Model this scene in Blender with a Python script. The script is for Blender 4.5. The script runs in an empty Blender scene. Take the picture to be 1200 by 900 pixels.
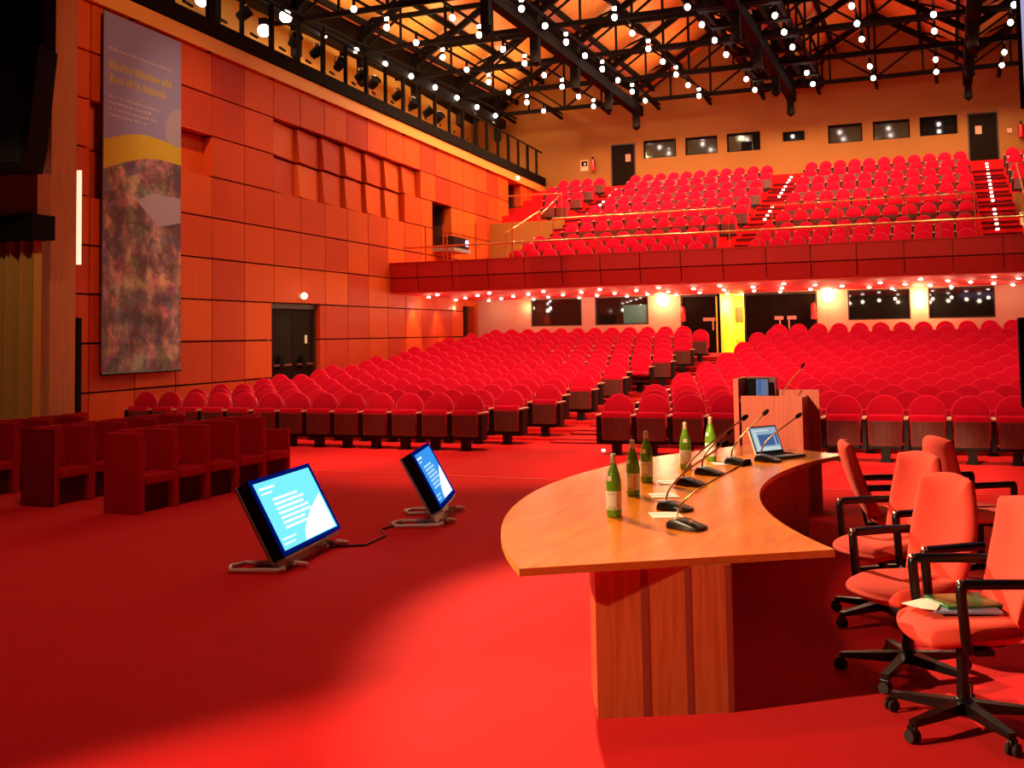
import bpy, bmesh, math, random
from math import sin, cos, pi, sqrt, atan2, floor as ffloor
from mathutils import Vector, Matrix

random.seed(7)
SC = bpy.context.scene
COL = SC.collection

# ------------------------------------------------------------------ materials
MATS = {}
def mat(name, color=(.5, .5, .5), rough=.6, metal=0., spec=.5, sheen=0., sheen_tint=None, var=0., vscale=8.,
        bump=0., bscale=60., emit=None, estr=0., coat=0., alpha=1.):
    m = bpy.data.materials.new(name); m.use_nodes = True
    nt = m.node_tree; b = nt.nodes['Principled BSDF']
    b.inputs['Base Color'].default_value = (*color, 1)
    b.inputs['Roughness'].default_value = rough
    b.inputs['Metallic'].default_value = metal
    b.inputs['Specular IOR Level'].default_value = spec
    b.inputs['Coat Weight'].default_value = coat
    b.inputs['Coat Roughness'].default_value = .15
    if sheen:
        b.inputs['Sheen Weight'].default_value = sheen
        b.inputs['Sheen Roughness'].default_value = .4
        b.inputs['Sheen Tint'].default_value = (*(sheen_tint or color), 1)
    if emit:
        b.inputs['Specular IOR Level'].default_value = 0.
        b.inputs['Roughness'].default_value = 1.
        b.inputs['Emission Color'].default_value = (*emit, 1)
        b.inputs['Emission Strength'].default_value = estr
    if var or bump:
        tc = nt.nodes.new('ShaderNodeTexCoord')
        if var:
            n = nt.nodes.new('ShaderNodeTexNoise'); n.inputs['Scale'].default_value = vscale; n.inputs['Detail'].default_value = 4
            nt.links.new(tc.outputs['Object'], n.inputs['Vector'])
            mx = nt.nodes.new('ShaderNodeMix'); mx.data_type = 'RGBA'
            mx.inputs['A'].default_value = (*[c * (1 - var) for c in color], 1)
            mx.inputs['B'].default_value = (*[min(1, c * (1 + var)) for c in color], 1)
            nt.links.new(n.outputs['Fac'], mx.inputs['Factor']); nt.links.new(mx.outputs['Result'], b.inputs['Base Color'])
        if bump:
            n2 = nt.nodes.new('ShaderNodeTexNoise'); n2.inputs['Scale'].default_value = bscale; n2.inputs['Detail'].default_value = 3
            nt.links.new(tc.outputs['Object'], n2.inputs['Vector'])
            bp = nt.nodes.new('ShaderNodeBump'); bp.inputs['Strength'].default_value = bump; bp.inputs['Distance'].default_value = .01
            nt.links.new(n2.outputs['Fac'], bp.inputs['Height']); nt.links.new(bp.outputs['Normal'], b.inputs['Normal'])
    MATS[name] = m
    return m

def wood(name, c1, c2, scale=(1, 12, 12), rough=.35, coat=0., axis='X', dist=2.):
    m = bpy.data.materials.new(name); m.use_nodes = True
    nt = m.node_tree; b = nt.nodes['Principled BSDF']
    tc = nt.nodes.new('ShaderNodeTexCoord'); mp = nt.nodes.new('ShaderNodeMapping')
    mp.inputs['Scale'].default_value = scale
    n = nt.nodes.new('ShaderNodeTexNoise'); n.inputs['Scale'].default_value = 2.; n.inputs['Detail'].default_value = 6; n.inputs['Distortion'].default_value = dist
    r = nt.nodes.new('ShaderNodeValToRGB')
    r.color_ramp.elements[0].color = (*c1, 1); r.color_ramp.elements[1].color = (*c2, 1)
    r.color_ramp.elements[0].position = .3; r.color_ramp.elements[1].position = .7
    nt.links.new(tc.outputs['Object'], mp.inputs['Vector']); nt.links.new(mp.outputs['Vector'], n.inputs['Vector'])
    nt.links.new(n.outputs['Fac'], r.inputs['Fac']); nt.links.new(r.outputs['Color'], b.inputs['Base Color'])
    b.inputs['Roughness'].default_value = rough
    b.inputs['Coat Weight'].default_value = coat; b.inputs['Coat Roughness'].default_value = .08
    MATS[name] = m
    return m

def panel_mat(name, cols, step, off=(0, 0, 0), rough=.55, groove=True):
    """wood panels: one flat tint per panel, picked by a white-noise hash of the panel's cell"""
    m = bpy.data.materials.new(name); m.use_nodes = True
    nt = m.node_tree; b = nt.nodes['Principled BSDF']; N = nt.nodes.new; L = nt.links.new
    tc = N('ShaderNodeTexCoord')
    ad = N('ShaderNodeVectorMath'); ad.operation = 'SUBTRACT'; ad.inputs[1].default_value = off
    dv = N('ShaderNodeVectorMath'); dv.operation = 'DIVIDE'; dv.inputs[1].default_value = step
    fl = N('ShaderNodeVectorMath'); fl.operation = 'FLOOR'
    L(tc.outputs['Object'], ad.inputs[0]); L(ad.outputs[0], dv.inputs[0]); L(dv.outputs[0], fl.inputs[0])
    wn = N('ShaderNodeTexWhiteNoise'); wn.noise_dimensions = '3D'; L(fl.outputs[0], wn.inputs['Vector'])
    r = N('ShaderNodeValToRGB'); r.color_ramp.interpolation = 'LINEAR'
    els = r.color_ramp.elements
    els[0].color = (*cols[0], 1); els[-1].color = (*cols[-1], 1)
    for i, c in enumerate(cols[1:-1]):
        e = els.new((i + 1) / (len(cols) - 1)); e.color = (*c, 1)
    L(wn.outputs['Value'], r.inputs['Fac'])
    n = N('ShaderNodeTexNoise'); n.inputs['Scale'].default_value = 1.2
    mp = N('ShaderNodeMapping'); mp.inputs['Scale'].default_value = (5, 5, .4); L(tc.outputs['Object'], mp.inputs['Vector']); L(mp.outputs['Vector'], n.inputs['Vector'])
    mx = N('ShaderNodeMix'); mx.data_type = 'RGBA'; mx.blend_type = 'MULTIPLY'; mx.inputs['Factor'].default_value = .18
    L(r.outputs['Color'], mx.inputs['A']); L(n.outputs['Fac'], mx.inputs['B']); L(mx.outputs['Result'], b.inputs['Base Color'])
    if groove:
        w = N('ShaderNodeTexWave'); w.wave_type = 'BANDS'; w.bands_direction = 'X'; w.inputs['Scale'].default_value = 4.
        L(tc.outputs['Object'], w.inputs['Vector'])
        bp = N('ShaderNodeBump'); bp.inputs['Strength'].default_value = .12; bp.inputs['Distance'].default_value = .02
        L(w.outputs['Fac'], bp.inputs['Height']); L(bp.outputs['Normal'], b.inputs['Normal'])
    b.inputs['Roughness'].default_value = rough; b.inputs['Specular IOR Level'].default_value = .15
    MATS[name] = m
    return m

def glass_mat(name, color, rough=.03, trans=1., ior=1.45):
    m = bpy.data.materials.new(name); m.use_nodes = True
    b = m.node_tree.nodes['Principled BSDF']
    b.inputs['Base Color'].default_value = (*color, 1); b.inputs['Roughness'].default_value = rough
    b.inputs['Transmission Weight'].default_value = trans; b.inputs['IOR'].default_value = ior
    MATS[name] = m
    return m

mat('carpet', (.72, .012, .016), .95, spec=.1, sheen=.25, sheen_tint=(1, .12, .1), var=.10, vscale=2.2, bump=.25, bscale=120)
mat('carpet_step', (.62, .010, .014), .95, spec=.1, sheen=.2, sheen_tint=(1, .1, .1), bump=.2, bscale=120)
mat('seat_velvet', (.66, .002, .028), .85, spec=.1, sheen=.9, sheen_tint=(1, .14, .18), var=.06, vscale=5)
mat('stall_fabric', (.50, .006, .014), .9, spec=.1, sheen=.3, sheen_tint=(.9, .06, .08))
mat('shade_red', (.10, .004, .008), .9, spec=.1)  # dark red standing for shade under stall seats and on steps
mat('chair_fabric', (.80, .066, .042), .85, spec=.15, sheen=.3, sheen_tint=(1, .3, .2), bump=.15, bscale=300)
mat('black_plastic', (.005, .004, .004), .3, spec=.4)
mat('black_metal', (.008, .005, .005), .45, spec=.3)
mat('truss_steel', (.008, .004, .003), .85, spec=.08)
mat('matte_black', (.006, .004, .004), .9, spec=.1)
mat('chrome', (.8, .7, .6), .2, metal=1.)
mat('brass', (.75, .5, .25), .25, metal=1.)
mat('rail_gold', (.80, .30, .10), .25, metal=.8)
mat('wood_cap', (.75, .38, .26), .35)
wood('seat_wood', (.085, .018, .014), (.16, .038, .030), (14, 14, .7), .33, coat=.25)
wood('table_top', (.66, .165, .004), (.86, .245, .008), (7, .8, 3), .2, coat=.0, dist=1.)
MATS['table_top'].node_tree.nodes['Principled BSDF'].inputs['Specular IOR Level'].default_value = .35
wood('table_edge', (.66, .20, .03), (.76, .25, .04), (3, 3, 3), .35)
wood('table_side', (.50, .10, .03), (.68, .17, .05), (9, 9, .5), .38, coat=.15)
mat('table_band', (.30, .055, .032), .45)
wood('lectern_wood', (.50, .085, .045), (.62, .12, .06), (8, 8, .6), .42)
wood('roof_wood', (.55, .20, .03), (.85, .40, .08), (.5, 7, 2), .5)
wood('pier_wood', (.40, .12, .03), (.52, .17, .045), (6, 6, .3), .55)
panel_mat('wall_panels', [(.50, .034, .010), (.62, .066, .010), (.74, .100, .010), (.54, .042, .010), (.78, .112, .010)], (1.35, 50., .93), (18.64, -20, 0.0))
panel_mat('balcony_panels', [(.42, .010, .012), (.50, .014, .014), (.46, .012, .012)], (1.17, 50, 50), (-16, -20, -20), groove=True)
mat('wall_gap', (.16, .012, .006), .8)
mat('soffit_red', (.80, .03, .03), .6, spec=.2)
mat('ledge_orange', (.85, .36, .06), .6)
mat('wall_ochre', (.34, .125, .012), .7, var=.06, vscale=.8)
mat('wall_yellow', (.70, .36, .06), .7)
mat('wall_cream', (.66, .34, .23), .6, var=.04, vscale=1.)
mat('door_dark', (.011, .005, .002), .6, spec=.06)
mat('door_frame', (.05, .02, .012), .5)
mat('window_glass', (.010, .009, .008), .04, spec=.8)
mat('window_glass_lit', (.06, .05, .03), .06, spec=.8)  # paler copy of the glass, light behind the pane put into the colour
mat('teal_board', (.05, .20, .19), .4)
mat('cream', (.80, .62, .30), .6)
mat('paper', (.85, .80, .68), .7)
mat('paper_grey', (.5, .52, .58), .5)
mat('folder_green', (.02, .16, .035), .3, coat=.4)
mat('folder_blue', (.22, .26, .42), .3)
mat('label_white', (.82, .84, .74), .5)
mat('label_pink', (.75, .45, .42), .5)
mat('label_teal', (.10, .35, .33), .5)
mat('label_green', (.25, .45, .12), .5)
mat('cap_gold', (.75, .62, .38), .35, metal=.6)
mat('white_plastic', (.72, .62, .58), .4)
mat('grey_plastic', (.30, .28, .30), .4)
mat('extinguisher_red', (.7, .02, .02), .3)
mat('curtain_gold', (.50, .26, .05), .7, sheen=.4, sheen_tint=(.9, .6, .2))
mat('banner_sky', (.26, .24, .46), .8)
mat('banner_white', (.46, .38, .46), .8)
mat('banner_yellow', (.42, .33, .16), .8)
mat('banner_swoosh', (.55, .38, .02), .8)
mat('banner_globe', (.36, .30, .42), .8)
glass_mat('bottle_glass', (.30, .72, .04), trans=.55)
glass_mat('clear_glass', (.98, .95, .92))
mat('water', (.5, .6, .2), .05)
mat('bulb', (1, .9, .8), .4, emit=(1, .86, .74), estr=28)
mat('bulb_small', (1, .9, .8), .4, emit=(1, .82, .74), estr=22)
mat('sconce_glow', (1, .9, .6), .4, emit=(1, .80, .38), estr=20)
mat('strip_glow', (1, .9, .8), .4, emit=(.95, .90, .62), estr=.9)
mat('pale_edge_glow', (.8, .6, .6), .4, emit=(.85, .55, .40), estr=.7)
mat('step_glow', (1, .9, .8), .4, emit=(1, .82, .66), estr=8)
mat('exit_glow', (1, 1, .8), .4, emit=(1, .95, .60), estr=2.2)
mat('lens_glow', (.3, .3, 1), .3, emit=(.35, .45, 1), estr=5)
mat('screen_cyan', (.0, .0, .0), .25, emit=(.20, .86, 1.0), estr=1.05)
mat('screen_text', (.0, .0, .0), .25, emit=(.85, .98, 1), estr=1.15)
mat('screen_white', (.0, .0, .0), .25, emit=(.95, 1, 1), estr=1.2)
mat('screen_blue', (.0, .0, .0), .25, emit=(.045, .32, .88), estr=1.0)
mat('screen_blue_text', (.0, .0, .0), .25, emit=(.45, .75, 1), estr=1.0)
mat('screen_edge', (.0, .01, .10), .3, emit=(.0, .01, .25), estr=.5)  # faint screen glow put into the bezel, which is no lamp
mat('laptop_screen', (.0, .0, .0), .2, emit=(.36, .46, .60), estr=.9)
mat('laptop_window', (.0, .0, .0), .2, emit=(.06, .13, .32), estr=.9)
mat('laptop_bar', (.0, .0, .0), .2, emit=(.55, .66, .62), estr=1.)
mat('lectern_screen', (.0, .0, .0), .2, emit=(.16, .20, .34), estr=.8)
mat('lavender_glow', (.4, .4, .6), .5, emit=(.46, .44, .80), estr=.8)  # projector light on the cloth, put into the material as glow
mat('corridor_yellow', (.85, .75, .08), .6)
mat('corridor_orange', (.75, .40, .05), .6)
mat('rubber', (.02, .012, .012), .7)

# the banner's photograph of a town: mottled warm browns, greys and pinks
def town_mat():
    m = bpy.data.materials.new('banner_town'); m.use_nodes = True
    nt = m.node_tree; b = nt.nodes['Principled BSDF']; N = nt.nodes.new; L = nt.links.new
    tc = N('ShaderNodeTexCoord'); v = N('ShaderNodeTexVoronoi'); v.inputs['Scale'].default_value = 3.6
    n = N('ShaderNodeTexNoise'); n.inputs['Scale'].default_value = 1.5; n.inputs['Detail'].default_value = 9; n.inputs['Roughness'].default_value = .65
    L(tc.outputs['Object'], v.inputs['Vector']); L(tc.outputs['Object'], n.inputs['Vector'])
    r = N('ShaderNodeValToRGB'); e = r.color_ramp.elements
    e[0].position = .40; e[0].color = (.05, .025, .07, 1); e[1].position = .62; e[1].color = (.62, .30, .22, 1)
    k = e.new(.5); k.color = (.22, .10, .14, 1)
    L(n.outputs['Fac'], r.inputs['Fac'])
    mx = N('ShaderNodeMix'); mx.data_type = 'RGBA'; mx.blend_type = 'OVERLAY'; mx.inputs['Factor'].default_value = .6
    L(r.outputs['Color'], mx.inputs['A']); L(v.outputs['Color'], mx.inputs['B']); 
    hs = N('ShaderNodeHueSaturation'); hs.inputs['Saturation'].default_value = .75
    L(mx.outputs['Result'], hs.inputs['Color'])
    wm = N('ShaderNodeMix'); wm.data_type = 'RGBA'; wm.inputs['Factor'].default_value = .22; wm.inputs['B'].default_value = (.24, .10, .11, 1)
    L(hs.outputs['Color'], wm.inputs['A']); L(wm.outputs['Result'], b.inputs['Base Color'])
    b.inputs['Roughness'].default_value = .8
    MATS['banner_town'] = m
town_mat()

# ------------------------------------------------------------------ mesh building
class MB:
    def __init__(s): s.v = []; s.f = []; s.m = []; s.s = []; s.mats = []; s.M = Matrix(); s.soft = False
    def mi(s, name):
        if name not in s.mats: s.mats.append(name)
        return s.mats.index(name)
    def add(s, vs, fs, mt, smooth=False, M=None):
        o = len(s.v); T = s.M @ M if M is not None else s.M
        s.v += [tuple(T @ Vector(p)) for p in vs]
        k = s.mi(mt)
        for f in fs: s.f.append(tuple(i + o for i in f)); s.m.append(k); s.s.append(smooth)
        return s
    def box(s, x0, x1, y0, y1, z0, z1, mt, M=None, bev=0.):
        if bev:
            bm = bmesh.new(); bmesh.ops.create_cube(bm, size=1.)
            for v in bm.verts: v.co = Vector(((x0 + x1) / 2 + v.co.x * (x1 - x0), (y0 + y1) / 2 + v.co.y * (y1 - y0), (z0 + z1) / 2 + v.co.z * (z1 - z0)))
            bmesh.ops.bevel(bm, geom=bm.edges[:], offset=bev, segments=3, profile=.6, affect='EDGES')
            return s.frombm(bm, mt, M, True)
        vs = [(x, y, z) for z in (z0, z1) for y in (y0, y1) for x in (x0, x1)]
        return s.add(vs, [(0, 2, 3, 1), (4, 5, 7, 6), (0, 1, 5, 4), (2, 6, 7, 3), (0, 4, 6, 2), (1, 3, 7, 5)], mt, False, M)
    def frombm(s, bm, mt, M=None, smooth=True):
        bm.verts.index_update()
        s.add([v.co[:] for v in bm.verts], [[v.index for v in f.verts] for f in bm.faces], mt, smooth, M)
        bm.free(); return s
    def prism(s, poly, d0, d1, mt, M=None, bev=0., segs=2, smooth=False):
        """extrude a polygon given in (a, b) from depth d0 to d1; local axes a->x, b->y, depth->z"""
        if bev:
            bm = bmesh.new(); vs = [bm.verts.new((a, b, d0)) for a, b in poly]
            f = bm.faces.new(vs); r = bmesh.ops.extrude_face_region(bm, geom=[f])
            for e in r['geom']:
                if isinstance(e, bmesh.types.BMVert): e.co.z = d1
            bmesh.ops.recalc_face_normals(bm, faces=bm.faces[:])
            ed = [e for e in bm.edges if abs(e.verts[0].co.z - e.verts[1].co.z) < 1e-6]
            bmesh.ops.bevel(bm, geom=ed, offset=bev, segments=segs, profile=.5, affect='EDGES')
            return s.frombm(bm, mt, M, smooth)
        n = len(poly)
        vs = [(a, b, d0) for a, b in poly] + [(a, b, d1) for a, b in poly]
        fs = [tuple(range(n))[::-1], tuple(range(n, 2 * n))] + [(i, (i + 1) % n, n + (i + 1) % n, n + i) for i in range(n)]
        return s.add(vs, fs, mt, smooth, M)
    def tube(s, pts, r, mt, n=8, closed=False, cap=True, smooth=True):
        P = [Vector(p) for p in pts]; k = len(P); R = r if isinstance(r, (list, tuple)) else [r] * k
        vs = []; up = None
        for i, p in enumerate(P):
            if closed: t = P[(i + 1) % k] - P[i - 1]
            else: t = P[min(i + 1, k - 1)] - P[max(i - 1, 0)]
            t.normalize()
            if up is None:
                up = Vector((0, 0, 1)) if abs(t.z) < .9 else Vector((1, 0, 0))
            a = t.cross(up).normalized(); b = a.cross(t).normalized(); up = b
            for j in range(n):
                th = 2 * pi * j / n; vs.append(tuple(p + (a * cos(th) + b * sin(th)) * R[i]))
        fs = []
        for i in range(k if closed else k - 1):
            for j in range(n):
                q = (i + 1) % k; fs.append((i * n + j, i * n + (j + 1) % n, q * n + (j + 1) % n, q * n + j))
        if cap and not closed: fs += [tuple(range(n))[::-1], tuple(range((k - 1) * n, k * n))]
        return s.add(vs, fs, mt, smooth)
    def beam(s, p, q, w, h, mt):
        """straight square bar from p to q"""
        p = Vector(p); q = Vector(q); t = (q - p); l = t.length; t.normalize()
        up = Vector((0, 0, 1)) if abs(t.z) < .95 else Vector((0, 1, 0))
        a = t.cross(up).normalized(); b = a.cross(t)
        M = Matrix((a.to_4d(), b.to_4d(), t.to_4d(), (0, 0, 0, 1))).transposed(); M.translation = p
        for i in range(3): M[3][i] = 0
        M[3][3] = 1
        return s.box(-w / 2, w / 2, -h / 2, h / 2, 0, l, mt, M)
    def lathe(s, prof, mt, n=16, M=None, smooth=True):
        vs = []; k = len(prof)
        for r, z in prof:
            for j in range(n): vs.append((r * cos(2 * pi * j / n), r * sin(2 * pi * j / n), z))
        fs = [(i * n + j, i * n + (j + 1) % n, (i + 1) * n + (j + 1) % n, (i + 1) * n + j) for i in range(k - 1) for j in range(n)]
        if prof[0][0] > 1e-5: fs.append(tuple(range(n))[::-1])
        if prof[-1][0] > 1e-5: fs.append(tuple(range((k - 1) * n, k * n)))
        return s.add(vs, fs, mt, smooth, M)
    def ball(s, c, r, mt, n=10, sz=1.):
        prof = [(max(r * sin(pi * i / n), 1e-6), -r * cos(pi * i / n) * sz) for i in range(n + 1)]
        return s.lathe(prof, mt, n + 2, Matrix.Translation(c))
    def build(s, name, parent=None, loc=(0, 0, 0), rot=None, **props):
        me = bpy.data.meshes.new(name); me.from_pydata(s.v, [], s.f)
        for m in s.mats: me.materials.append(MATS[m])
        me.polygons.foreach_set('material_index', s.m); me.polygons.foreach_set('use_smooth', s.s)
        bm = bmesh.new(); bm.from_mesh(me)
        bmesh.ops.recalc_face_normals(bm, faces=bm.faces[:]); bm.to_mesh(me); bm.free()
        me.update()
        if any(s.s) and not s.soft:
            try: me.set_sharp_from_angle(angle=math.radians(40))
            except Exception: pass
        o = bpy.data.objects.new(name, me); COL.objects.link(o)
        o.location = loc
        if rot: o.rotation_euler = rot
        if parent: o.parent = parent
        for k, v in props.items(): o[k] = v
        return o

def tag(o, label, cat, group=None, kind=None):
    o['label'] = label; o['category'] = cat
    if group: o['group'] = group
    if kind: o['kind'] = kind
    return o
def empty(name, loc=(0, 0, 0), rz=0., label=None, cat=None, group=None):
    o = bpy.data.objects.new(name, None); COL.objects.link(o); o.location = loc; o.rotation_euler = (0, 0, rz)
    o.empty_display_size = .1
    if label: tag(o, label, cat, group)
    return o
def dup(root, loc, rz=None, label=None, group=None):
    r = root.copy(); COL.objects.link(r); r.location = loc
    if rz is not None: r.rotation_euler = (0, 0, rz)
    if label: r['label'] = label
    if group: r['group'] = group
    def rec(src, dst):
        for ch in src.children:
            c = ch.copy(); COL.objects.link(c); c.parent = dst; rec(ch, c)
    rec(root, r)
    return r
def struct(mb, name, loc=(0, 0, 0), rot=None, parent=None):
    return mb.build(name, parent, loc, rot, kind='structure')
def arc(cx, cz, r, a0, a1, n): return [(cx + r * cos(a0 + (a1 - a0) * i / n), cz + r * sin(a0 + (a1 - a0) * i / n)) for i in range(n + 1)]
XZ = Matrix(((1, 0, 0, 0), (0, 0, 1, 0), (0, 1, 0, 0), (0, 0, 0, 1)))        # (a,b,d) -> x=a, z=b, y=d
def bez(p0, p1, p2, p3, n):
    P = [Vector(p) for p in (p0, p1, p2, p3)]
    return [tuple(P[0] * (1 - t) ** 3 + P[1] * 3 * t * (1 - t) ** 2 + P[2] * 3 * t * t * (1 - t) + P[3] * t ** 3) for t in [i / n for i in range(n + 1)]]
ORD = ['zeroth', 'first', 'second', 'third', 'fourth', 'fifth', 'sixth', 'seventh', 'eighth', 'ninth', 'tenth', 'eleventh', 'twelfth',
       'thirteenth', 'fourteenth', 'fifteenth', 'sixteenth', 'seventeenth', 'eighteenth', 'nineteenth', 'twentieth']
def light(kind, name, loc, energy, color, radius=.1, target=None, angle=None, blend=.4):
    d = bpy.data.lights.new(name, kind); d.energy = energy; d.color = color
    if hasattr(d, 'shadow_soft_size'): d.shadow_soft_size = radius
    if kind == 'SPOT': d.spot_size = angle; d.spot_blend = blend
    o = bpy.data.objects.new(name, d); COL.objects.link(o); o.location = loc
    if target is not None:
        o.rotation_euler = (Vector(target) - Vector(loc)).to_track_quat('-Z', 'Y').to_euler()
    return o

# ------------------------------------------------------------------ camera (level-calibrated, shifted lens)
WARM = (1, .66, .36)
FPX, YAW, PITCH, ROLL, CY, EYE = 1262.817, .383416274, .0602247238, -.0169637959, 316.868, 1.838
Fv = Vector((-sin(YAW) * cos(PITCH), cos(YAW) * cos(PITCH), sin(PITCH)))
rv = Vector((cos(YAW), sin(YAW), 0)); uv = rv.cross(Fv)
Rv = rv * cos(ROLL) + uv * sin(ROLL); Uv = -rv * sin(ROLL) + uv * cos(ROLL)
cd = bpy.data.cameras.new('camera'); cam = bpy.data.objects.new('camera', cd); COL.objects.link(cam)
M = Matrix.Identity(4)
for i in range(3): M[i][0] = Rv[i]; M[i][1] = Uv[i]; M[i][2] = -Fv[i]
M.translation = (0, 0, EYE)
cam.matrix_world = M
cd.sensor_fit = 'HORIZONTAL'; cd.sensor_width = 36.; cd.lens = 36. * FPX / 1200.
cd.shift_y = (CY - 450.) / 1200.
cd.clip_start = .05; cd.clip_end = 200
SC.camera = cam

# ------------------------------------------------------------------ the room
def rowY(n): return 15.95 + 1.1 * (n - 1)
ROWZ = [0, 0., 0., .04, .10, .15, .215, .285, .365, .45, .54, .665, .79, .90, 1.01, 1.12]
mb = MB(); mb.box(-22, 8, -6, rowY(3) - .45, -.2, 0, 'carpet')
struct(mb, 'floor')
mb = MB()                                                        # carpeted terraces under the stalls, with half steps in the aisle
for n in range(3, 16):
    y0 = rowY(n) - .45; y1 = rowY(n + 1) - .45 if n < 15 else 37.6
    mb.box(-22, 8, y0, y1, -.2, ROWZ[n], 'carpet_step')
    h = ROWZ[n] - ROWZ[n - 1]
    mb.box(-6.35, -5.1, y0 - .36, y0 + .01, ROWZ[n - 1] - .01, ROWZ[n - 1] + h * .5 + .004, 'carpet_step')
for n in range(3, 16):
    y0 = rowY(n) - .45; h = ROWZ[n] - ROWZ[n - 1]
    mb.box(-6.35, -5.1, y0 - .375, y0 - .355, ROWZ[n - 1] - .01, ROWZ[n - 1] + h * .3, 'shade_red'); mb.box(-6.35, -5.1, y0 - .015, y0 + .0, ROWZ[n] - h * .5, ROWZ[n] - h * .2, 'shade_red')  # dark strips put in for the shading on the aisle steps
struct(mb, 'floor_terraces')
mb = MB(); mb.box(-13, 4, 12.98, 13.02, 0, .006, 'soffit_red'); struct(mb, 'trim_1')

# left wall: a slightly splayed run of square wooden panels; local x runs along the wall, local -y faces the hall
WA = .07
WALL_O = Vector((-13.935, 0, 0)); WROT = (0, 0, pi / 2 + math.atan(WA))
KX = sqrt(1 + WA * WA)
def wl(Y, z, off=0.):                                            # world point on the wall at depth Y, off metres into the hall
    return Vector((-13.935 - WA * Y + off, Y, z))
def subtract(r, holes):
    out = [r]
    for (a0, a1, b0, b1) in holes:
        nx = []
        for (x0, x1, z0, z1) in out:
            if a1 <= x0 or a0 >= x1 or b1 <= z0 or b0 >= z1: nx.append((x0, x1, z0, z1)); continue
            if a0 > x0: nx.append((x0, a0, z0, z1))
            if a1 < x1: nx.append((a1, x1, z0, z1))
            c0, c1 = max(a0, x0), min(a1, x1)
            if b0 > z0: nx.append((c0, c1, z0, b0))
            if b1 < z1: nx.append((c0, c1, b1, z1))
        out = [q for q in nx if q[1] - q[0] > .03 and q[3] - q[2] > .03]
    return out
HOLES = [(22.56, 25.06, .2, 2.74), (33.15, 34.95, 4.75, 6.5), (41.6, 43.3, 6.3, 8.45), (36.0, 37.3, 1.0, 2.95)]
mb = MB()
RLINES = [-.04, .89, 1.82, 2.75, 3.68, 4.61, 5.54, 6.47, 7.40, 8.36]
deep = {}
for c in range(3, 10):
    deep[(c, 7)] = 'tilt'
    if c < 9: deep[(c, 6)] = 'tilt'
deep[(0, 6)] = .24; deep[(-2, 6)] = .20; deep[(-2, 5)] = .16
for c in range(-3, 22):
    s0 = 18.64 + 1.35 * c; s1 = s0 + 1.35
    for r in range(9):
        z0, z1 = RLINES[r], RLINES[r + 1]
        d = deep.get((c, r), 0.) if (c, r) in deep else 0.
        g = .018
        for q in subtract((max(s0, 15.3) + g, s1 - g, z0 + g, z1 - g), HOLES):
            if q[1] <= q[0]: continue
            if d == 'tilt':                                       # panels turned inwards: far and upper edges set back
                a0, a1, b0, b1 = q; b1 -= .03; a1 -= .03
                mb.add([(a0, .03, b0), (a1, .17, b0), (a1, .20, b1), (a0, .10, b1), (a0, .3, b0), (a1, .3, b0), (a1, .3, b1), (a0, .3, b1)],
                       [(0, 1, 2, 3), (4, 7, 6, 5), (0, 4, 5, 1), (3, 2, 6, 7), (0, 3, 7, 4), (1, 5, 6, 2)], 'wall_panels')
            else: mb.box(q[0], q[1], d, .30, q[2], q[3], 'wall_panels')
for q in subtract((15.3, 48.3, -.04, 8.36), HOLES): mb.box(q[0], q[1], .27, .40, q[2], q[3], 'wall_gap')
struct(mb, 'wall_left', WALL_O, WROT)
mb = MB(); mb.box(14.9, 47.5, -.10, 1.2, 8.37, 8.70, 'ledge_orange'); struct(mb, 'trim_2', WALL_O, WROT)
mb = MB(); mb.box(10, 49, 3.6, 3.8, 8.0, 13.2, 'wall_yellow'); mb.box(10, 49, 1.15, 3.6, 8.4, 8.5, 'wall_yellow'); struct(mb, 'wall_left_upper', WALL_O, WROT)
mb = MB()                                                        # dark recesses behind the openings in the left wall
for (a0, a1, b0, b1) in HOLES:
    mb.box(a0 - .1, a1 + .1, 1.35, 1.45, b0 - .1, b1 + .1, 'matte_black')
    mb.box(a0 - .1, a0, .40, 1.4, b0, b1, 'door_frame'); mb.box(a1, a1 + .1, .40, 1.4, b0, b1, 'door_frame')
    mb.box(a0 - .1, a1 + .1, .40, 1.4, b1, b1 + .1, 'door_frame'); mb.box(a0 - .1, a1 + .1, .40, 1.4, b0 - .1, b0, 'door_frame')
struct(mb, 'wall_left_recess', WALL_O, WROT)
# double door in the left wall
dr = MB(); dr.box(22.56, 22.66, .12, .3, .2, 2.74, 'door_frame'); dr.box(24.96, 25.06, .12, .3, .2, 2.74, 'door_frame'); dr.box(22.66, 24.96, .12, .3, 2.62, 2.74, 'door_frame')
door1 = struct(dr, 'door_1', WALL_O, WROT)
for a in (22.67, 23.82):
    lf = MB(); lf.box(a, a + 1.13, .16, .22, .22, 2.61, 'door_dark', bev=.01); lo = lf.build('door_leaf', door1)
    pb = MB(); pb.box(a + .12, a + 1.0, .07, .10, 1.16, 1.21, 'chrome'); pb.box(a + .40, a + .62, .06, .16, 1.08, 1.42, 'matte_black', bev=.02); pb.build('push_bar', lo)
nt_ = MB(); nt_.box(24.5, 24.62, .15, .16, 1.72, 1.94, 'paper'); nt_.build('notice', door1)

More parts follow.
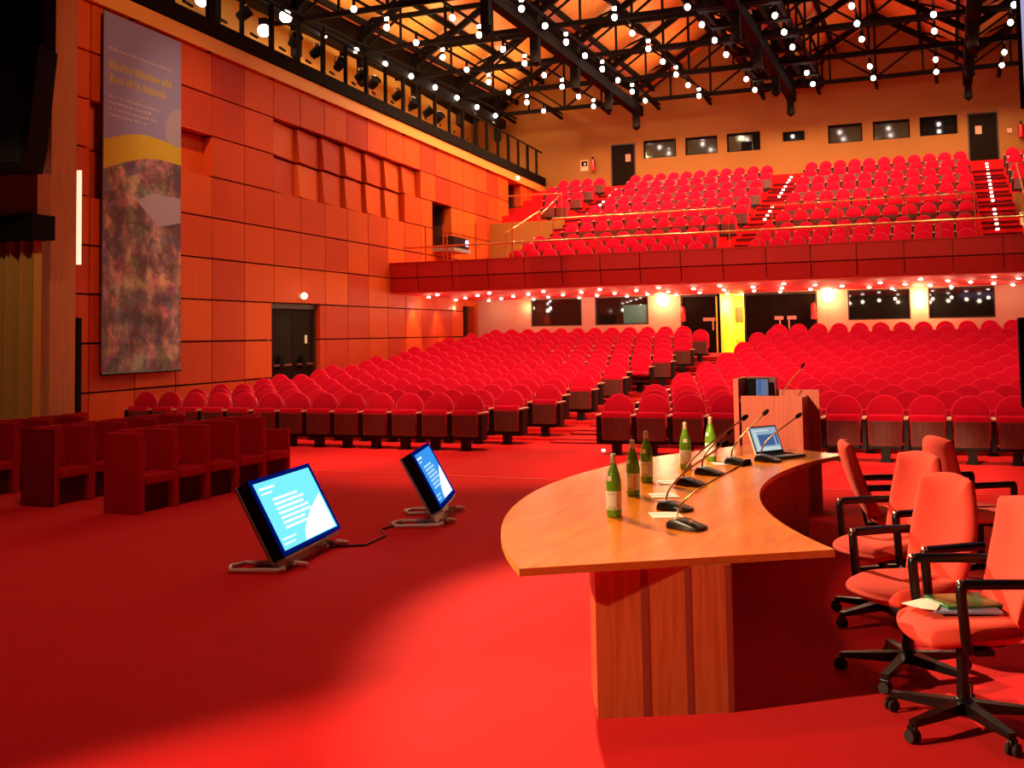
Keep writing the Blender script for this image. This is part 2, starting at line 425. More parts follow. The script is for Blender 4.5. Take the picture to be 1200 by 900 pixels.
# lower back wall under the balcony, Y = 37.5
YB = 37.5
LH = [(-14.39, -12.41, 2.15, 3.16), (-11.90, -9.91, 2.15, 3.16), (-8.74, -4.07, 1.1, 3.16), (-3.08, -1.12, 2.15, 3.16), (-.58, 1.41, 2.15, 3.16)]
mb = MB()
for q in subtract((-17.6, 8, .9, 3.3), LH): mb.box(q[0], q[1], YB, YB + .25, q[2], q[3], 'wall_cream')
struct(mb, 'wall_back_lower')
for i, (a0, a1, b0, b1) in enumerate([LH[0], LH[1], LH[3], LH[4]]):
    w = MB(); w.box(a0, a1, YB + .10, YB + .12, b0, b1, 'window_glass'); 
    wo = struct(w, 'window_%d' % (i + 1))
    fr = MB()
    for (x0, x1, z0, z1) in ((a0, a0 + .04, b0, b1), (a1 - .04, a1, b0, b1), (a0 + .04, a1 - .04, b0, b0 + .04), (a0 + .04, a1 - .04, b1 - .04, b1)):
        fr.box(x0, x1, YB + .02, YB + .14, z0, z1, 'door_frame')
    fr.build('window_frame', wo)
    if i == 1:
        tb = MB(); tb.box(-10.85, a1 - .06, YB + .075, YB + .095, b0 + .05, b1 - .30, 'teal_board'); tb.build('teal_blind', wo)
# entrance bay: dark doors either side of an open, lit corridor
XO0, XO1 = -7.38, -6.52
mb = MB(); mb.box(-8.74, 5, YB + .9, YB + 1.0, .9, 1.0, 'matte_black')
mb.box(XO0 - .12, XO0, YB + .02, YB + 3.2, 1.1, 3.16, 'corridor_yellow'); mb.box(XO1, XO1 + .10, YB + .35, YB + 3.2, 1.1, 3.16, 'corridor_yellow')
mb.box(-9.5, -5.5, YB + 3.2, YB + 3.3, 1.1, 3.16, 'corridor_yellow'); mb.box(-8, -5.5, YB + .3, YB + 3.2, 3.16, 3.2, 'corridor_yellow')
mb.box(-8, -6, YB + .3, YB + 3.2, 1.0, 1.1, 'corridor_orange')
mb.box(XO0, XO0 + .30, YB + 3.1, YB + 3.2, 1.5, 3.1, 'corridor_orange')
mb.box(XO0, XO0 + .30, YB + 3.05, YB + 3.1, 2.2, 2.75, 'door_frame'); mb.box(XO0, XO1, YB + 3.08, YB + 3.12, 1.84, 1.88, 'corridor_orange')
struct(mb, 'wall_corridor')
for i, (a0, a1) in enumerate([(-8.74, XO0), (XO1, -4.07)]):
    d = MB(); d.box(a0, a0 + .06, YB + .02, YB + .2, 1.1, 3.16, 'door_frame'); d.box(a1 - .06, a1, YB + .02, YB + .2, 1.1, 3.16, 'door_frame'); d.box(a0 + .06, a1 - .06, YB + .02, YB + .2, 3.08, 3.16, 'door_frame')
    do = struct(d, 'door_%d' % (2 + i))
    n = 1 if i == 0 else 2
    for k in range(n):
        l0 = a0 + .07 + k * (a1 - a0 - .14) / n; l1 = a0 + .07 + (k + 1) * (a1 - a0 - .14) / n - .01
        l = MB(); l.box(l0, l1, YB + .08, YB + .13, 1.12, 3.07, 'door_dark', bev=.01); lo = l.build('door_leaf', do)
        hb = MB(); e = .1 if i == 0 else (.95 if k == 0 else .1)
        hb.box(l0 + e if i else l1 - .5, l0 + e + .42 if i else l1 - .08, YB + .05, YB + .08, 2.22, 2.34, 'wood_cap')
        hb.box((l0 + e + .15 if i else l1 - .18), (l0 + e + .20 if i else l1 - .13), YB + .05, YB + .08, 1.9, 2.22, 'wood_cap'); hb.build('push_bar', lo)

# upper back wall, Y = 46.8
YU = 46.8
UH = [(-12.40, -10.92, 9.66, 10.46), (-10.50, -9.08, 9.66, 10.44), (-8.66, -7.22, 9.65, 10.46), (-6.27, -5.36, 9.92, 10.33), (-4.40, -3.02, 9.68, 10.45), (-2.60, -1.16, 9.67, 10.45), (-.78, .65, 9.68, 10.46)]
UD = [(-13.94, -12.78, 8.25, 10.42), (1.02, 2.16, 8.25, 10.46)]
mb = MB()
for q in subtract((-20.5, 9, 3, 15.5), UH + UD): mb.box(q[0], q[1], YU, YU + .25, q[2], q[3], 'wall_ochre')
struct(mb, 'wall_back')
for i, (a0, a1, b0, b1) in enumerate(UH):
    w = MB(); w.box(a0, a1, YU + .10, YU + .12, b0, b1, 'window_glass_lit' if i in (0, 1, 2, 4, 5) else 'window_glass'); wo = struct(w, 'window_%d' % (5 + i))
    fr = MB()
    for (x0, x1, z0, z1) in ((a0, a0 + .05, b0, b1), (a1 - .05, a1, b0, b1), (a0 + .05, a1 - .05, b0, b0 + .03), (a0 + .05, a1 - .05, b1 - .09, b1)):
        fr.box(x0, x1, YU + .01, YU + .14, z0, z1, 'matte_black')
    fr.build('window_frame', wo)
    if i == 2:
        pj = MB(); pj.box(a0 + .62, a0 + 1.08, YU + .04, YU + .095, b0 + .04, b0 + .42, 'matte_black', bev=.02); pj.box(a0 + 1.1, a1 - .06, YU + .05, YU + .095, b0 + .05, b1 - .1, 'matte_black')
        pj.build('projector_silhouette', wo)
for i, (a0, a1, b0, b1) in enumerate(UD):
    d = MB(); d.box(a0, a0 + .06, YU, YU + .2, b0, b1, 'door_frame'); d.box(a1 - .06, a1, YU, YU + .2, b0, b1, 'door_frame'); d.box(a0 + .06, a1 - .06, YU, YU + .2, b1 - .06, b1, 'door_frame')
    do = struct(d, 'door_%d' % (4 + i))
    l = MB(); l.box(a0 + .07, a1 - .07, YU + .05, YU + .1, b0, b1 - .07, 'door_dark', bev=.01); lo = l.build('door_leaf', do)
    n_ = MB(); x = a0 + (.68 if i == 0 else .28); n_.box(x, x + .24, YU + .035, YU + .05, b0 + 1.35, b0 + 1.68, 'wood_cap'); n_.build('notice', lo)

# stage-side pier, dark wing and curtain end
mb = MB(); mb.box(-15.55, -14.82, 14.72, 15.32, 0, 13, 'pier_wood'); mb.box(-15.6, -15.28, 14.50, 14.72, 0, 13, 'pier_wood'); struct(mb, 'wall_pier')
mb = MB(); mb.box(-24, -15.2, 15.4, 15.6, 0, 14, 'matte_black'); struct(mb, 'wall_wing')  # black sheet, the dark void beyond the pier put into its colour
mb = MB(); mb.box(-15.18, -15.12, 14.30, 14.46, 0, 5.2, 'pale_edge_glow'); struct(mb, 'trim_3')  # pale edge of the curtain opening, its brightness put in as glow
mb = MB(); mb.box(-18, -14.30, 13.9, 14.2, 4.02, 4.75, 'pier_wood'); mb.box(-18, -14.20, 13.7, 14.2, 3.60, 4.02, 'matte_black'); struct(mb, 'beam_pelmet')

# ------------------------------------------------------------------ balcony
YF = 29.5
mb = MB()
k = 0
x = -16.2
while x < 6:
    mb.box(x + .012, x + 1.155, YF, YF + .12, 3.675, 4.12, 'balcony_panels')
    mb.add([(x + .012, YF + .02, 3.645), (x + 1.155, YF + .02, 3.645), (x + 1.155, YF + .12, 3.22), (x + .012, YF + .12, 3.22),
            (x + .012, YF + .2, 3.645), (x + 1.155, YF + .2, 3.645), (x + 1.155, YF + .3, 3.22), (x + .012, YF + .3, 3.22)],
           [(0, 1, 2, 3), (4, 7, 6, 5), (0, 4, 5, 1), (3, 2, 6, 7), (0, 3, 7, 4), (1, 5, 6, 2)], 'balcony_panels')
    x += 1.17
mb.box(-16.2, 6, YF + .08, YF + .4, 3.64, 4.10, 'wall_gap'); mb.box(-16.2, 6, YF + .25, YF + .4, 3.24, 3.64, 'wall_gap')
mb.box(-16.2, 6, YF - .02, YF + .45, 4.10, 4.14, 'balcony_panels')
struct(mb, 'wall_balcony')
mb = MB(); mb.box(-17.0, 8, YF + .14, YB + .3, 3.18, 3.26, 'soffit_red'); struct(mb, 'ceiling_soffit')
uY = lambda k: 35.6 + 1.433 * k
uZ = lambda k: 4.82 + .475 * k
mb = MB()
LX, RX = -12.55, 2.15
for (y0, y1, z) in ((YF + .4, 31.45, 3.57), (31.45, 32.55, 3.88), (32.55, 34.9, 4.20)):
    mb.box(-13.6, RX, y0, y1, 3.26, z, 'carpet_step')
for k in range(7):
    y0 = uY(k) - .7; y1 = uY(k) + .733
    mb.box(-13.6, RX, y0, y1, 3.3, uZ(k), 'carpet_step')
    if k >= 3:
        mb.box(-17.3, -13.6, y0, y1, 3.3, uZ(k), 'carpet_step'); mb.box(RX, 8, y0, y1, 3.3, uZ(k), 'carpet_step')
mb.box(-17.4, 8, 44.93, YU, 3.3, 8.25, 'carpet_step')
for (a0, a1) in ((-13.55, -12.60), (-6.25, -5.25), (1.05, 2.10)):                     # half steps in the aisles
    for k in range(7):
        mb.box(a0, a1, uY(k) - 1.06, uY(k) - .69, uZ(k) - .48, uZ(k) - .235, 'carpet_step')
    mb.box(a0, a1, 31.08, 31.46, 3.5, 3.72, 'carpet_step'); mb.box(a0, a1, 32.18, 32.56, 3.8, 4.04, 'carpet_step')
    mb.box(a0, a1, 44.57, 44.94, 7.6, 7.98, 'carpet_step')
for (a0, a1) in ((-13.55, -12.60), (-6.25, -5.25), (1.05, 2.10)):                     # dark strips put in for the shading between treads and risers
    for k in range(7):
        mb.box(a0, a1, uY(k) - 1.075, uY(k) - 1.055, uZ(k) - .31, uZ(k) - .225, 'shade_red'); mb.box(a0, a1, uY(k) - .715, uY(k) - .695, uZ(k) - .08, uZ(k) + .01, 'shade_red')
struct(mb, 'floor_balcony')
mb = MB()
mb.box(-17.0, -13.6, 39.08, 39.2, 3.3, 6.26, 'wall_ochre'); mb.box(RX, 8, 39.08, 39.2, 3.3, 6.26, 'wall_ochre')
mb.box(-13.72, -13.6, YF + .6, 39.1, 3.3, 4.0, 'wall_ochre')
mb.box(-16.9, -13.6, YF + .4, 39.1, 3.26, 3.34, 'carpet_step'); mb.box(RX, 8, YF + .4, 39.1, 3.26, 3.34, 'carpet_step')
struct(mb, 'wall_balcony_side')
mb = MB()                                                        # pale stepped stringers beside the outer stairs
for X in (-13.62, 2.16):
    for k in range(5):
        y = 33.4 + k * .62; mb.box(X, X + .10, y, y + .62, 3.9 + k * .205, 4.5 + k * .205, 'cream')
struct(mb, 'trim_4')

# ------------------------------------------------------------------ roof: gabled timber bays between valley beams
VAL = [-18.75, -12.22, -5.67, 1.06, 7.6]
YT = [45.0, 40.9, 36.8, 32.7, 28.6, 24.5, 20.4]
mb = MB()
for a, b in zip(VAL[:-1], VAL[1:]):
    c = (a + b) / 2
    for (x0, z0, x1, z1) in ((a, 12.75, c, 14.75), (c, 14.75, b, 12.75)):
        mb.add([(x0, 6, z0), (x1, 6, z1), (x1, YU + .1, z1), (x0, YU + .1, z0), (x0, 6, z0 + .15), (x1, 6, z1 + .15), (x1, YU + .1, z1 + .15), (x0, YU + .1, z0 + .15)],
               [(0, 1, 2, 3), (4, 7, 6, 5), (0, 4, 5, 1), (3, 2, 6, 7), (0, 3, 7, 4), (1, 5, 6, 2)], 'roof_wood')
mb.add([(-21, 6, 11.9), (-18.75, 6, 12.75), (-18.75, YU, 12.75), (-21, YU, 11.9)], [(0, 1, 2, 3)], 'truss_steel')
struct(mb, 'ceiling')
for i, Y in enumerate(YT):
    t = MB(); w = .13
    t.beam((-19.6, Y, 11.9), (8, Y, 11.9), w, .16, 'truss_steel'); t.beam((-19.6, Y, 12.95), (8, Y, 12.95), w, .16, 'truss_steel')
    for v in VAL: t.beam((v, Y, 10.75 if i % 1 == 0 else 11.6), (v, Y, 13.5), .26, .26, 'truss_steel'); t.lathe([(.03, 0), (.17, .12), (.17, .3)], 'truss_steel', 8, Matrix.Translation((v, Y, 10.62)))
    for a, b in zip(VAL[:-1], VAL[1:]):
        c = (a + b) / 2; q = (b - a) / 4
        t.beam((a, Y, 12.35), (c, Y, 14.45), .16, .22, 'truss_steel'); t.beam((c, Y, 14.45), (b, Y, 12.35), .16, .22, 'truss_steel')
        for s_ in (-1, 1):
            e = a if s_ < 0 else b; d = -s_
            t.beam((e, Y, 11.9), (e + d * q * .95, Y, 12.95), .07, .07, 'truss_steel'); t.beam((e, Y, 12.95), (e + d * q * .95, Y, 13.5), .07, .07, 'truss_steel')
            t.beam((c, Y, 11.9), (c + s_ * q * .9, Y, 12.95), .07, .07, 'truss_steel'); t.beam((e + d * q * .95, Y, 11.9), (e + d * q * .95, Y, 13.4), .07, .07, 'truss_steel')
        t.beam((c, Y, 11.9), (c, Y, 14.4), .08, .08, 'truss_steel')
    struct(t, 'ceiling_truss')
for v in VAL[:4]:
    t = MB(); t.beam((v, 8, 12.3), (v, 45.6, 11.55), .34, .42, 'truss_steel'); t.beam((v - .35, 8, 12.75), (v - .35, 46.7, 12.75), .12, .2, 'truss_steel'); t.beam((v + .35, 8, 12.75), (v + .35, 46.7, 12.75), .12, .2, 'truss_steel')
    struct(t, 'beam_valley')
t = MB()                                                          # purlins running the length of the hall in the middle of every roof slope
for a, b in zip(VAL[:-1], VAL[1:]):
    for f in (.25, .5, .75):
        x = a + (b - a) * f; z = 12.75 + 2.0 * (1 - abs(2 * f - 1)) - .14
        t.beam((x, 8, z), (x, 46.7, z), .12, .2, 'truss_steel')
struct(t, 'beam_purlins')
t = MB()                                                          # lighting bridge over the middle of the hall
for dx in (-1.15, -.55, .55, 1.15): t.beam((-5.67 + dx, 14, 12.1), (-5.67 + dx, 46.2, 12.1), .14, .2, 'truss_steel')
for k in range(16): t.beam((-6.95, 15 + 2.05 * k, 12.1), (-4.4, 15 + 2.05 * k, 12.1), .3, .3, 'truss_steel'); t.beam((-6.9, 15 + 2.05 * k, 12.1), (-6.9, 15 + 2.05 * k, 13.0), .07, .07, 'truss_steel'); t.beam((-4.45, 15 + 2.05 * k, 12.1), (-4.45, 15 + 2.05 * k, 13.0), .07, .07, 'truss_steel')
t.beam((-6.9, 14, 13.0), (-6.9, 46.2, 13.0), .08, .08, 'truss_steel'); t.beam((-4.45, 14, 13.0), (-4.45, 46.2, 13.0), .08, .08, 'truss_steel')
struct(t, 'beam_bridge')

# pendant bulbs: ten straight runs, lamps 2.05 m apart
pend = empty('pendant_bulb', label='x', cat='pendant lamp', group='bulbs hanging in rows under the roof trusses')
p_ = MB(); p_.tube([(0, 0, .15), (0, 0, .42)], .05, 'truss_steel', 8); p_.build('lamp_holder', pend)
p_ = MB(); p_.ball((0, 0, .05), .088, 'bulb', 10, 1.1); p_.build('bulb', pend)
pend2 = empty('pendant_bulb', label='x', cat='pendant lamp', group='double bulbs hanging in rows under the roof trusses')
p_ = MB(); p_.tube([(0, 0, .12), (0, 0, .24)], .05, 'truss_steel', 8); p_.build('lamp_holder', pend2)
for z, r in ((.03, .088), (.31, .068)):
    p_ = MB(); p_.ball((0, 0, z), r, 'bulb', 10, 1.15); p_.build('bulb', pend2)
NMAX = [9, 9, 8, 8, 7, 7, 6, 6, 5, 5]
used = {1: False, 2: False}
def ordd(n): return ORD[n] if n <= 20 else str(n)
for j in range(10):
    X = -18.5 + 2.305 * j
    c = 0
    for k in range(NMAX[j]):
        if k == 2 and j >= 5: continue
        c += 1
        Y = 44.2 - 2.05 * k
        dbl = (j in (1, 2, 3, 4)) and ((k + j) % 2 == 0)
        src = pend2 if dbl else pend; key = 2 if dbl else 1
        lab = '%s bulb on the %s lamp run from the panelled wall, %s from back' % ('double glowing' if dbl else 'single glowing', ordd(j + 1), ordd(c))
        if not used[key]: src.location = (X, Y, 11.65); src['label'] = lab; used[key] = True
        else: dup(src, (X, Y, 11.65), None, lab)
        light('SPOT', 'pendant_light', (X, Y, 11.45), 110 if j < 2 else 300, WARM, .06, (X, Y, 0), math.radians(150), .5)
    t = MB(); t.beam((X, 20, 12.02), (X, 46.7, 12.02), .07, .07, 'truss_steel'); t.beam((X, 44.6, 11.95), (X, 46.6, 11.80), .12, .10, 'truss_steel')
    tag(t.build('lamp_rail'), 'thin dark rail carrying the %s lamp run from the panelled wall' % ordd(j + 1), 'lamp rail', 'rails of the hanging bulbs')

# ------------------------------------------------------------------ catwalk with railing along the top of the left wall
cw = empty('catwalk_railing', tuple(wl(20, 8.72)), WROT[2], 'dark steel catwalk edge beam and railing above the panelled wall', 'railing')
def cwl(Y): return (Y - 20) * KX
b_ = MB(); b_.box(cwl(13), cwl(46.6), -.16, .12, .0, .35, 'truss_steel'); b_.build('edge_beam', cw)
b_ = MB(); b_.beam((cwl(13), 0, 1.55), (cwl(46.6), 0, 1.55), .05, .05, 'truss_steel'); b_.build('top_rail', cw)
for k in range(25):
    Y = 17.1 + 1.36 * k; 
    if Y > 46.5: break
    b_ = MB(); big = k % 2 == 0
    b_.box(cwl(Y) - (.06 if big else .03), cwl(Y) + (.06 if big else .03), -.05, .05, -.36 if big else .2, 1.55, 'truss_steel')
    if Y < 37: b_.beam((cwl(Y) + .3, -.06, .52), (cwl(Y) + 1.0, .18, .62), .05, .05, 'truss_steel')
    b_.build('post', cw)
# black theatre spotlights hung on the catwalk
sp0 = empty('theatre_spotlight', label='x', cat='spotlight', group='black spotlights along the catwalk')
b_ = MB(); b_.M = Matrix.Rotation(math.radians(55), 4, 'Y'); b_.lathe([(.02, -.26), (.17, -.22), (.20, .0), (.20, .22), (.24, .26), (.22, .26), (.18, .2)], 'matte_black', 14); b_.build('lamp_housing', sp0)
b_ = MB(); b_.tube([(0, -.22, 0), (0, -.22, .3), (0, .22, .3), (0, .22, 0)], .02, 'matte_black', 6); b_.build('yoke', sp0)
b_ = MB(); b_.box(-.1, .1, -.1, .1, .30, .36, 'chrome'); b_.build('clamp', sp0)
SPY = [21.8, 24.3, 25.5, 26.9, 28.3, 29.2, 31.0, 32.3, 33.6, 34.6]
for i, Y in enumerate(SPY):
    lab = 'black theatre spotlight on the catwalk, %s counted from the stage end' % ordd(i + 1)
    p = wl(Y, 9.85 - .02 * i, -.35)
    if i == 0: sp0.location = p; sp0['label'] = lab; sp0.rotation_euler = (0, 0, .3)
    else: dup(sp0, p, (-1) ** i * .4, lab)
for o in [o for o in COL.objects if o.name.startswith('theatre_spotlight')]: o.scale = (.72, .72, .72)
cl0 = empty('catwalk_lamp', label='x', cat='lamp', group='bright round lamps on the catwalk')
b_ = MB(); b_.ball((0, 0, 0), .16, 'bulb', 12); b_.build('bulb', cl0)
b_ = MB(); b_.box(-.10, .10, -.10, .10, .15, .32, 'matte_black'); b_.build('lamp_base', cl0)
for i, (Y, z) in enumerate(((20.7, 9.95), (23.2, 9.85), (24.2, 10.5))):
    lab = 'bright bare round lamp on the catwalk, %s from the stage end' % ordd(i + 1)
    p = (-16.2, Y, z)
    if i == 0: cl0.location = p; cl0['label'] = lab
    else: dup(cl0, p, None, lab)
for Y in (16, 20.5, 25, 29.5, 34, 38.5, 43):
    light('POINT', 'catwalk_light', tuple(wl(Y, 10.0, -2.2)), 34, (1, .66, .26), .15)

# ------------------------------------------------------------------ soffit downlights: staggered lattice
sl0 = empty('ceiling_downlight', label='x', cat='downlight', group='small downlights under the balcony')
b_ = MB(); b_.lathe([(.10, .012), (.10, -.01), (.075, -.02), (.070, -.005)], 'rail_gold', 14); b_.build('trim_ring', sl0)
b_ = MB(); b_.ball((0, 0, -.015), .062, 'bulb_small', 8, .7); b_.build('lamp_lens', sl0)
first = True
for r, (Y, x0) in enumerate(((30.3, -14.75), (31.9, -15.85), (33.5, -15.25), (35.1, -16.35), (36.7, -15.75))):
    c = 0
    X = x0
    while X < 2.4:
        c += 1
        if not (r == 0 and abs(X + 2.45) < .3):
            lab = 'small downlight under the balcony, %s row from its front, %s from panelled wall' % (ordd(r + 1), ordd(c))
            if first: sl0.location = (X, Y, 3.165); sl0['label'] = lab; first = False
            else: dup(sl0, (X, Y, 3.165), None, lab)
            light('POINT', 'downlight', (X, Y, 2.85), 9, (1, .70, .45), .05)
        X += 1.765
# aisle step lights on the balcony stairs
st0 = MB(); st0.box(-.045, .045, -.02, .02, -.03, .03, 'step_glow', bev=.01); st0 = st0.build('step_light'); first = True
for nm, X0, X1, Y0, Y1, n, skip in (('right-hand', 1.45, 1.60, 34.7, 44.9, 17, (5, )), ('middle', -5.73, -5.73, 37.6, 44.9, 13, (4,)), ('outer left', -12.95, -13.14, 41.8, 44.8, 6, (2,))):
    c = 0
    for i in range(n):
        if i in skip: continue
        c += 1
        Y = Y0 + (Y1 - Y0) * i / (n - 1); X = X0 + (X1 - X0) * i / (n - 1)
        z = 4.82 + .3315 * (Y - 35.3) + .05
        lab = 'tiny step light on the %s balcony stair, %s from the bottom' % (nm, ordd(c))
        if first: o = st0; first = False
        else: o = st0.copy(); COL.objects.link(o)
        o.location = (X, Y, z + .05); tag(o, lab, 'step light', 'step lights on the balcony stairs')
o = st0.copy(); COL.objects.link(o); o.location = (-5.02, rowY(2) - .95, .04); o.scale = (.55, .55, .55); tag(o, 'single small floor light at the foot of the central aisle', 'step light')

# wall lamps on the lower back wall
sc0 = empty('wall_lamp', label='x', cat='wall lamp')
b_ = MB(); b_.ball((0, -.12, 0), .20, 'sconce_glow', 12); b_.build('lamp_shade', sc0)
b_ = MB(); b_.box(-.07, .07, -.03, 0, -.1, .1, 'chrome'); b_.build('wall_plate', sc0)
SCN = [(-9.36, 3.0, 'round glowing wall lamp left of the entrance doors', 50), (-3.71, 3.0, 'round glowing wall lamp right of the entrance doors', 50), (-.83, 2.78, 'tall glowing wall lamp between two dark windows right of entrance', 60)]
for i, (X, z, lab, e) in enumerate(SCN):
    if i == 0: sc0.location = (X, YB, z); sc0['label'] = lab; s_ = sc0
    else: s_ = dup(sc0, (X, YB, z), None, lab)
    if i == 2:
        s_.scale = (.75, .9, 1.5)
    light('POINT', 'wall_lamp_light', (X, YB - .42, z), e, (1, .72, .30), .12)
light('POINT', 'wall_lamp_light', (-14.5, YB - .25, 2.85), 12, (1, .6, .3), .08)
light('POINT', 'corridor_light', (-6.75, YB + 2.2, 2.8), 260, (1, .92, .30), .2)
for (Y, e) in ((31.3, 60), (33.4, 60)):
    p = wl(Y, 3.1, .35); light('SPOT', 'wall_washer', tuple(p), e * 2.5, (1, .55, .15), .05, tuple(wl(Y, 1.6, .05)), math.radians(70), .6)
# exit lamps over two doors
b_ = MB(); b_.ball((0, 0, 0), .09, 'exit_glow', 10); b_.box(-.06, .06, .02, .16, -.05, .05, 'white_plastic'); e0 = b_.build('exit_lamp', None, tuple(wl(23.9, 2.95, .14)), WROT)
tag(e0, 'round white glowing lamp above the double door in panelled wall', 'lamp')
e1 = e0.copy(); COL.objects.link(e1); e1.location = tuple(wl(42.4, 8.52, .14)); e1['label'] = 'round glowing lamp above the dark upper doorway near the balcony seats'

# fire extinguishers, pictures
ex = empty('fire_extinguisher', label='red fire extinguisher on the wall left of the entrance doors', cat='fire extinguisher')
b_ = MB(); b_.lathe([(.02, 0), (.10, .02), (.10, .45), (.06, .54), (.03, .57)], 'extinguisher_red', 12); b_.build('body', ex)
b_ = MB(); b_.box(-.03, .03, -.1, .03, .57, .64, 'matte_black'); b_.tube([(0, -.03, .58), (.08, -.09, .5), (.11, -.06, .25)], .012, 'matte_black', 6); b_.build('nozzle', ex)
ex.location = (-8.62, YB - .14, 2.2)
dup(ex, (-4.17, YB - .14, 2.2), None, 'red fire extinguisher on the wall right of the entrance doors')
dup(ex, (-14.75, YU - .14, 9.25), None, 'red fire extinguisher on upper back wall near the left door')
dup(ex, (2.95, YU - .14, 9.3), None, 'red fire extinguisher on upper back wall right of right-hand door')
b_ = MB(); b_.box(-.19, .19, -.03, 0, -.26, .26, 'wood_cap'); b_.box(-.14, .14, -.034, -.03, -.02, .2, 'matte_black'); b_.box(-.02, .07, -.036, -.034, .03, .12, 'paper'); b_.box(-.12, .12, -.034, -.03, -.2, -.09, 'cap_gold')
tag(b_.build('notice_board', None, (-15.2, YU, 9.55)), 'small framed notice on the upper back wall beside fire extinguisher', 'notice')
b_ = MB(); b_.box(-.09, .09, -.06, 0, -.1, .1, 'wood_cap'); tag(b_.build('wall_switch', None, (2.55, YU, 9.62)), 'small pale box on upper back wall beside right-hand door', 'box')

# ------------------------------------------------------------------ balcony rails
def rail(name, pts, r, mt, lab, posts=(), group=None, pr=.018):
    o = empty(name, tuple(pts[0]), 0, lab, 'railing', group)
    P0 = Vector(pts[0]); m_ = MB(); m_.tube([tuple(Vector(p) - P0) for p in pts], r, mt, 8); m_.build('handrail', o)
    for (p, h) in posts:
        q = Vector(p) - P0; m_ = MB(); m_.tube([tuple(q), tuple(q - Vector((0, 0, h)))], pr, mt, 6); m_.build('post', o)
    return o
rail('balcony_rail', [(-15.6, YF + .2, 4.6), (6, YF + .2, 4.6)], .03, 'rail_gold', 'long thin golden handrail along the top of the balcony front', [((-13.9 + 2.3 * k, YF + .2, 4.6), .47) for k in range(8)])
rail('balcony_rail', [(-12.34, 34.3, 5.77), (-6.3, 34.3, 5.77)], .03, 'rail_gold', 'thin golden handrail across the middle balcony block halfway up', [((x, 34.3, 5.77), 1.56) for x in (-12.3, -10.3, -8.3, -6.35)])
rail('balcony_rail', [(-5.05, 34.3, 5.77), (.9, 34.3, 5.77)], .03, 'rail_gold', 'thin golden handrail across the right balcony block halfway up', [((x, 34.3, 5.77), 1.56) for x in (-5.0, -3, -1, .85)])
rail('stair_rail', [(-13.75, 33.6, 5.3), (-13.66, 36.5, 6.3), (-13.62, 36.6, 6.32)], .03, 'rail_gold', 'sloping golden stair rail at the left side of balcony', [((-13.75, 33.6, 5.3), 1.9), ((-13.66, 36.5, 6.3), 2.0)])
rail('stair_rail', [(-13.62, 36.75, 6.25), (-13.6, 38.95, 7.25), (-16.6, 38.95, 7.3)], .03, 'rail_gold', 'golden rail rising to the small left seat block and along it', [((-13.6, 38.95, 7.25), .99), ((-16.5, 38.95, 7.3), .99)])
rail('stair_rail', [(2.22, 33.2, 5.0), (2.28, 38.95, 7.2), (6, 38.95, 7.25)], .03, 'rail_gold', 'sloping golden stair rail at the right edge of balcony', [((2.22, 33.2, 5.0), 1.6), ((2.25, 36.0, 6.07), 2.0)])
gb = empty('glass_balustrade', (-14.9, YF + .32, 4.14), 0, 'clear glass balustrade with slim posts at the balcony left corner', 'balustrade')
m_ = MB(); m_.box(.0, 2.9, -.005, .005, .05, 1.1, 'clear_glass'); m_.build('glass_panel', gb)
for x in (0, .62, .74, 1.7, 2.9):
    m_ = MB(); m_.box(x - .018, x + .018, -.02, .02, 0, 1.12, 'rail_gold'); m_.build('post', gb)
# video projector in the wall niche
pj = empty('video_projector', tuple(wl(34.0, 4.75, .25)), WROT[2], 'black video projector with a blue glowing lens in a wall opening', 'projector')
m_ = MB(); m_.box(-.75, .75, -.45, .25, .12, .52, 'matte_black', bev=.03); m_.build('body', pj)
m_ = MB(); m_.lathe([(.02, 0), (.11, .0), (.11, .05), (.02, .06)], 'lens_glow', 14, Matrix.Translation((.45, -.47, .34)) @ Matrix.Rotation(pi / 2, 4, 'X')); m_.build('lens', pj)
m_ = MB(); m_.box(-.85, .85, -.5, .3, .0, .12, 'grey_plastic'); m_.build('shelf', pj)

# ------------------------------------------------------------------ auditorium seats
def dome(w, zb, zt, n=14):
    r = w / 2
    return [(-r, zb)] + [(r * cos(a), (zt - r) + r * sin(a)) for a in [pi - pi * i / n for i in range(n + 1)]] + [(r, zb)]
RT = Matrix.Rotation(math.radians(-9), 4, 'X')
def seat_backrest(m_, low=False):
    m_.M = Matrix.Translation((0, .02, 0)) @ Matrix.Translation((0, 0, .40)) @ RT @ Matrix.Translation((0, 0, -.40))
    m_.prism(dome(.49, .40, .925, 8 if low else 14), 0, .10, 'seat_velvet', XZ, bev=.028, segs=2 if low else 3, smooth=True)
    if not low: m_.prism(dome(.46, .30, .90, 14), .10, .125, 'seat_wood', XZ)
    m_.M = Matrix()
def seat_pan(m_):
    m_.box(-.225, .225, -.045, .045, .0, .43, 'seat_velvet', bev=.03)
def seat_ply(m_, n=6):
    xs = [-.215 + .43 * i / n for i in range(n + 1)]
    fr = [(x, -.052 - .030 * (1 - (x / .215) ** 2)) for x in xs]; poly = fr + [(.215, -.04), (-.215, -.04)]
    m_.prism(poly, .0, .34, 'seat_wood', None)
    m_.box(-.21, .21, -.055, .03, -.035, .0, 'black_metal')
def seat_arm(m_, x):
    m_.box(x - .028, x + .028, -.12, .10, .17, .585, 'black_metal')
def seat_cap(m_, x): m_.box(x - .030, x + .030, -.16, .20, .585, .615, 'wood_cap', bev=.008)
def seat_ped(m_):
    m_.box(-.06, .06, -.12, .02, .0, .20, 'black_metal'); m_.box(-.28, .245, -.05, .05, .165, .225, 'black_metal'); m_.box(-.08, .08, -.15, .06, 0, .015, 'black_metal')
seat0 = empty('auditorium_seat', label='x', cat='auditorium seat', group='auditorium seats in the stalls')
